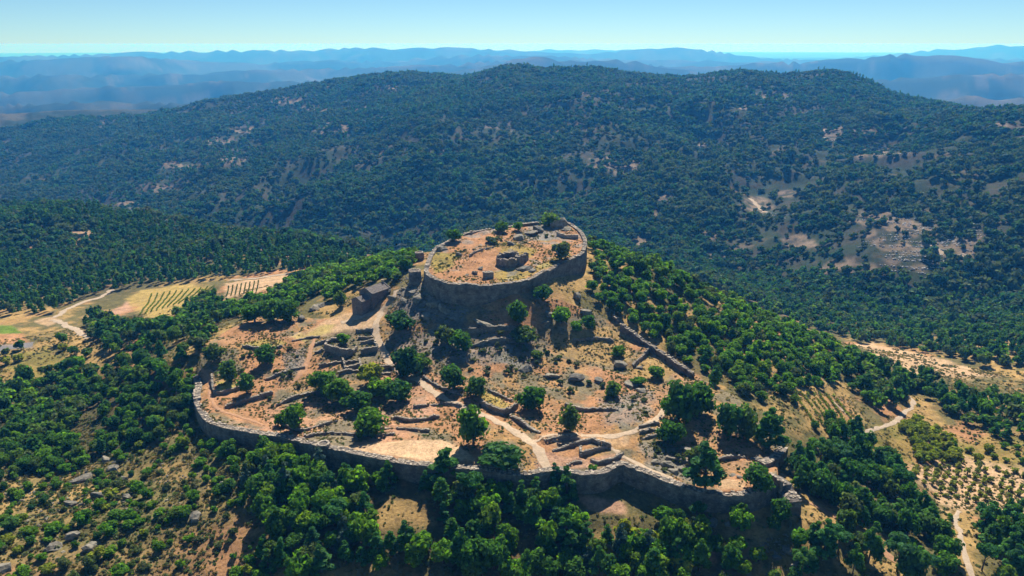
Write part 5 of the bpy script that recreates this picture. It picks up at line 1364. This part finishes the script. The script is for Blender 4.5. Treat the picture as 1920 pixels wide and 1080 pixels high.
m_, nt_, b_ = new_mat('pale_terrace_stone'); b_.inputs['Base Color'].default_value = (.42, .40, .38, 1); b_.inputs['Roughness'].default_value = .9
STO2 = []
for k in range(3):
    mm2 = rock_mesh(700 + k, 1); mm2.materials.clear(); mm2.materials.append(m_); STO2.append(tmp_obj('terrace_stone', mm2))
s = r.uniform(.8, 1.7, len(x))
points_gn('terrace_stones', np.c_[x, y, gz(x, y) + .3], np.c_[s * 1.2, s, s * .8], STO2, 'pale dry stone terrace walls on the mountain flank', 5)
# rubble and low scrub on the castle hill
STO = [tmp_obj('stone', rock_mesh(600 + k, 1)) for k in range(4)]
x, y = [], []; s = []
for poly, sp_, cl, lo, hi_ in [
   ([(738,545),(790,530),(850,565),(870,600),(860,620),(760,612),(735,590)], 1.3, .30, .35, 1.5), ([(720,620),(860,612),(1000,640),(1020,690),(860,690),(740,690)], 1.6, .40, .25, .9),
   ([(528,662),(576,648),(578,692),(535,704)], .9, .2, .3, .9), ([(1110,745),(1235,730),(1220,795),(1130,808)], 1.7, .40, .3, 1.0), ([(1180,835),(1300,840),(1310,905),(1210,885)], 1.5, .40, .3, 1.2),
   ([(380,700),(480,660),(620,720),(600,800),(450,790)], 2.0, .45, .2, .7), ([(820,690),(1040,700),(1120,790),(1040,815),(900,760)], 2.0, .42, .2, .8), ([(620,790),(860,740),(1000,850),(920,878),(860,800)], 2.2, .46, .2, .7),
   ([(810,505),(870,465),(960,440),(1060,425),(1080,450),(990,490),(900,520)], 1.5, .48, .2, .8), ([(1040,620),(1170,615),(1290,700),(1100,700)], 2.6, .5, .2, .6), ([(900,870),(1010,850),(1020,884),(920,880)], 1.0, .3, .25, .7),
   ([(1420,1010),(1490,1000),(1520,1090),(1440,1090)], 1.2, .35, .4, 1.4), ([(0,900),(240,840),(260,960),(100,1080),(0,1080)], 3.0, .5, .4, 1.8), ([(280,850),(420,860),(430,960),(300,960)], 2.6, .5, .3, 1.2),
   ([(1440,690),(1560,690),(1600,760),(1480,740)], 2.4, .48, .3, 1.0), ([(1000,820),(1240,800),(1240,900),(1060,880)], 1.6, .5, .2, .6), ([(740,520),(770,500),(800,525),(760,545)], 1.4, .3, .4, 1.4)]:
    X, Y = scat_poly(poly, sp_, int(poly[0][0]), 1.0, cl, 9.0)
    k = ~in_track(X, Y, .2); X, Y = X[k], Y[k]
    x += list(X); y += list(Y); s += list(r.uniform(lo, hi_, len(X)) ** 1.0 * r.uniform(.5, 1, len(X)))
x = np.array(x); y = np.array(y); s = np.array(s)
points_gn('rubble', np.c_[x, y, gz(x, y) + s * .1], np.c_[s, s * r.uniform(.6, 1, len(s)), s * r.uniform(.4, .8, len(s))], STO, 'loose grey granite rubble strewn over the castle hill', 6, True)
def tuft(seed, mat):
    rr2 = np.random.default_rng(seed); cl = [((rr2.normal() * .25, rr2.normal() * .25, .28), rr2.uniform(.25, .4) * np.array((1, 1, .8))) for _ in range(3)]
    return crown_mesh('tuft', cl, 15, .3, mat, seed, core=.35)
M_DRYG = leaf_mat('dry_tufts', ev([(.32, .23, .08), (.26, .20, .08), (.22, .19, .08), (.17, .15, .07)]), .4)
BARE = [np.array([hit(u, v) for u, v in pl]) for pl in (SANDFIELD, [(540,640),(600,606),(645,575),(720,575),(735,560),(722,590),(700,622),(640,626)], [(860,515),(885,478),(940,462),(1000,470),(985,512),(930,524)], [(1000,815),(1180,810),(1230,895),(1060,880),(1000,880)], [(375,695),(398,692),(412,760),(500,790),(490,800),(420,780),(385,745)], [(1080,928),(1175,940),(1180,970),(1090,962)])]
TUF = [tmp_obj('scrub_tuft', tuft(800 + k, M_SHRUB)) for k in range(3)] + [tmp_obj('dry_tuft', tuft(810 + k, M_DRYG)) for k in range(2)]
x, y, s = [], [], []
for poly, sp_, cl, lo, hi_ in [
   ([(370,690),(560,590),(740,560),(1120,590),(1300,700),(1470,845),(1400,915),(1160,860),(1000,880),(600,830),(380,770)], 1.7, .47, .5, 1.5),
   ([(-40,800),(300,740),(480,860),(520,1100),(-40,1100)], 1.7, .36, .7, 2.2), ([(480,900),(1300,940),(1500,1000),(1700,1100),(480,1100)], 2.4, .40, .6, 1.8),
   ([(-40,650),(350,600),(370,760),(-40,860)], 3.0, .42, .8, 2.2), ([(1440,700),(1960,800),(1960,1100),(1500,1100)], 2.8, .44, .7, 2.0), ([(1100,500),(1560,680),(1500,780),(1170,600)], 2.4, .35, .8, 2.4),
   ([(805,505),(870,460),(960,430),(1080,430),(1085,465),(980,520),(850,525)], 1.6, .50, .4, 1.3), ([(1560,640),(1960,690),(1960,800),(1700,760)], 4, .45, .9, 2.6)]:
    X, Y = scat_poly(poly, sp_, int(poly[1][0]) + 5, 1.0, cl, 11.0)
    k = ~in_track(X, Y, .3); X, Y = X[k], Y[k]
    for av in BARE: k = ~inside(X, Y, av); X, Y = X[k], Y[k]
    x += list(X); y += list(Y); s += list(r.uniform(lo, hi_, len(X)) * r.uniform(.5, 1, len(X)))
x = np.array(x); y = np.array(y); s = np.array(s)
points_gn('scrub', np.c_[x, y, gz(x, y) - .05], np.c_[s, s, s * r.uniform(.6, 1, len(s))], TUF, 'low scrub and dry grass tufts over the castle hill', 7)
# dry grass over all the bare near slopes
GR = [tmp_obj('dry_grass_tuft', tuft(830 + k, M_DRYG)) for k in range(3)] + [tmp_obj('weed_tuft', tuft(840, M_SHRUB))]
nx = 60000
th_ = r.uniform(-.68, .68, nx); rr_ = np.sqrt(r.uniform(175 ** 2, 520 ** 2, nx)); X = rr_ * np.sin(th_); Y = rr_ * np.cos(th_)
k = (fbm(X / 7, Y / 7, 171, 3) > .5) & ~in_track(X, Y, .2)
for av in BARE: k &= ~inside(X, Y, av)
X, Y = X[k], Y[k]; s = r.uniform(.25, 1.0, len(X)) * (.7 + rr_[k] / 600)
points_gn('dry_grass', np.c_[X, Y, gz(X, Y) - .06], np.c_[s, s, s * r.uniform(.4, .8, len(s))], GR, 'dry grass and weeds over the sunny slopes', 8)
print('PLANTED', COUNT, 'scrub', len(x))
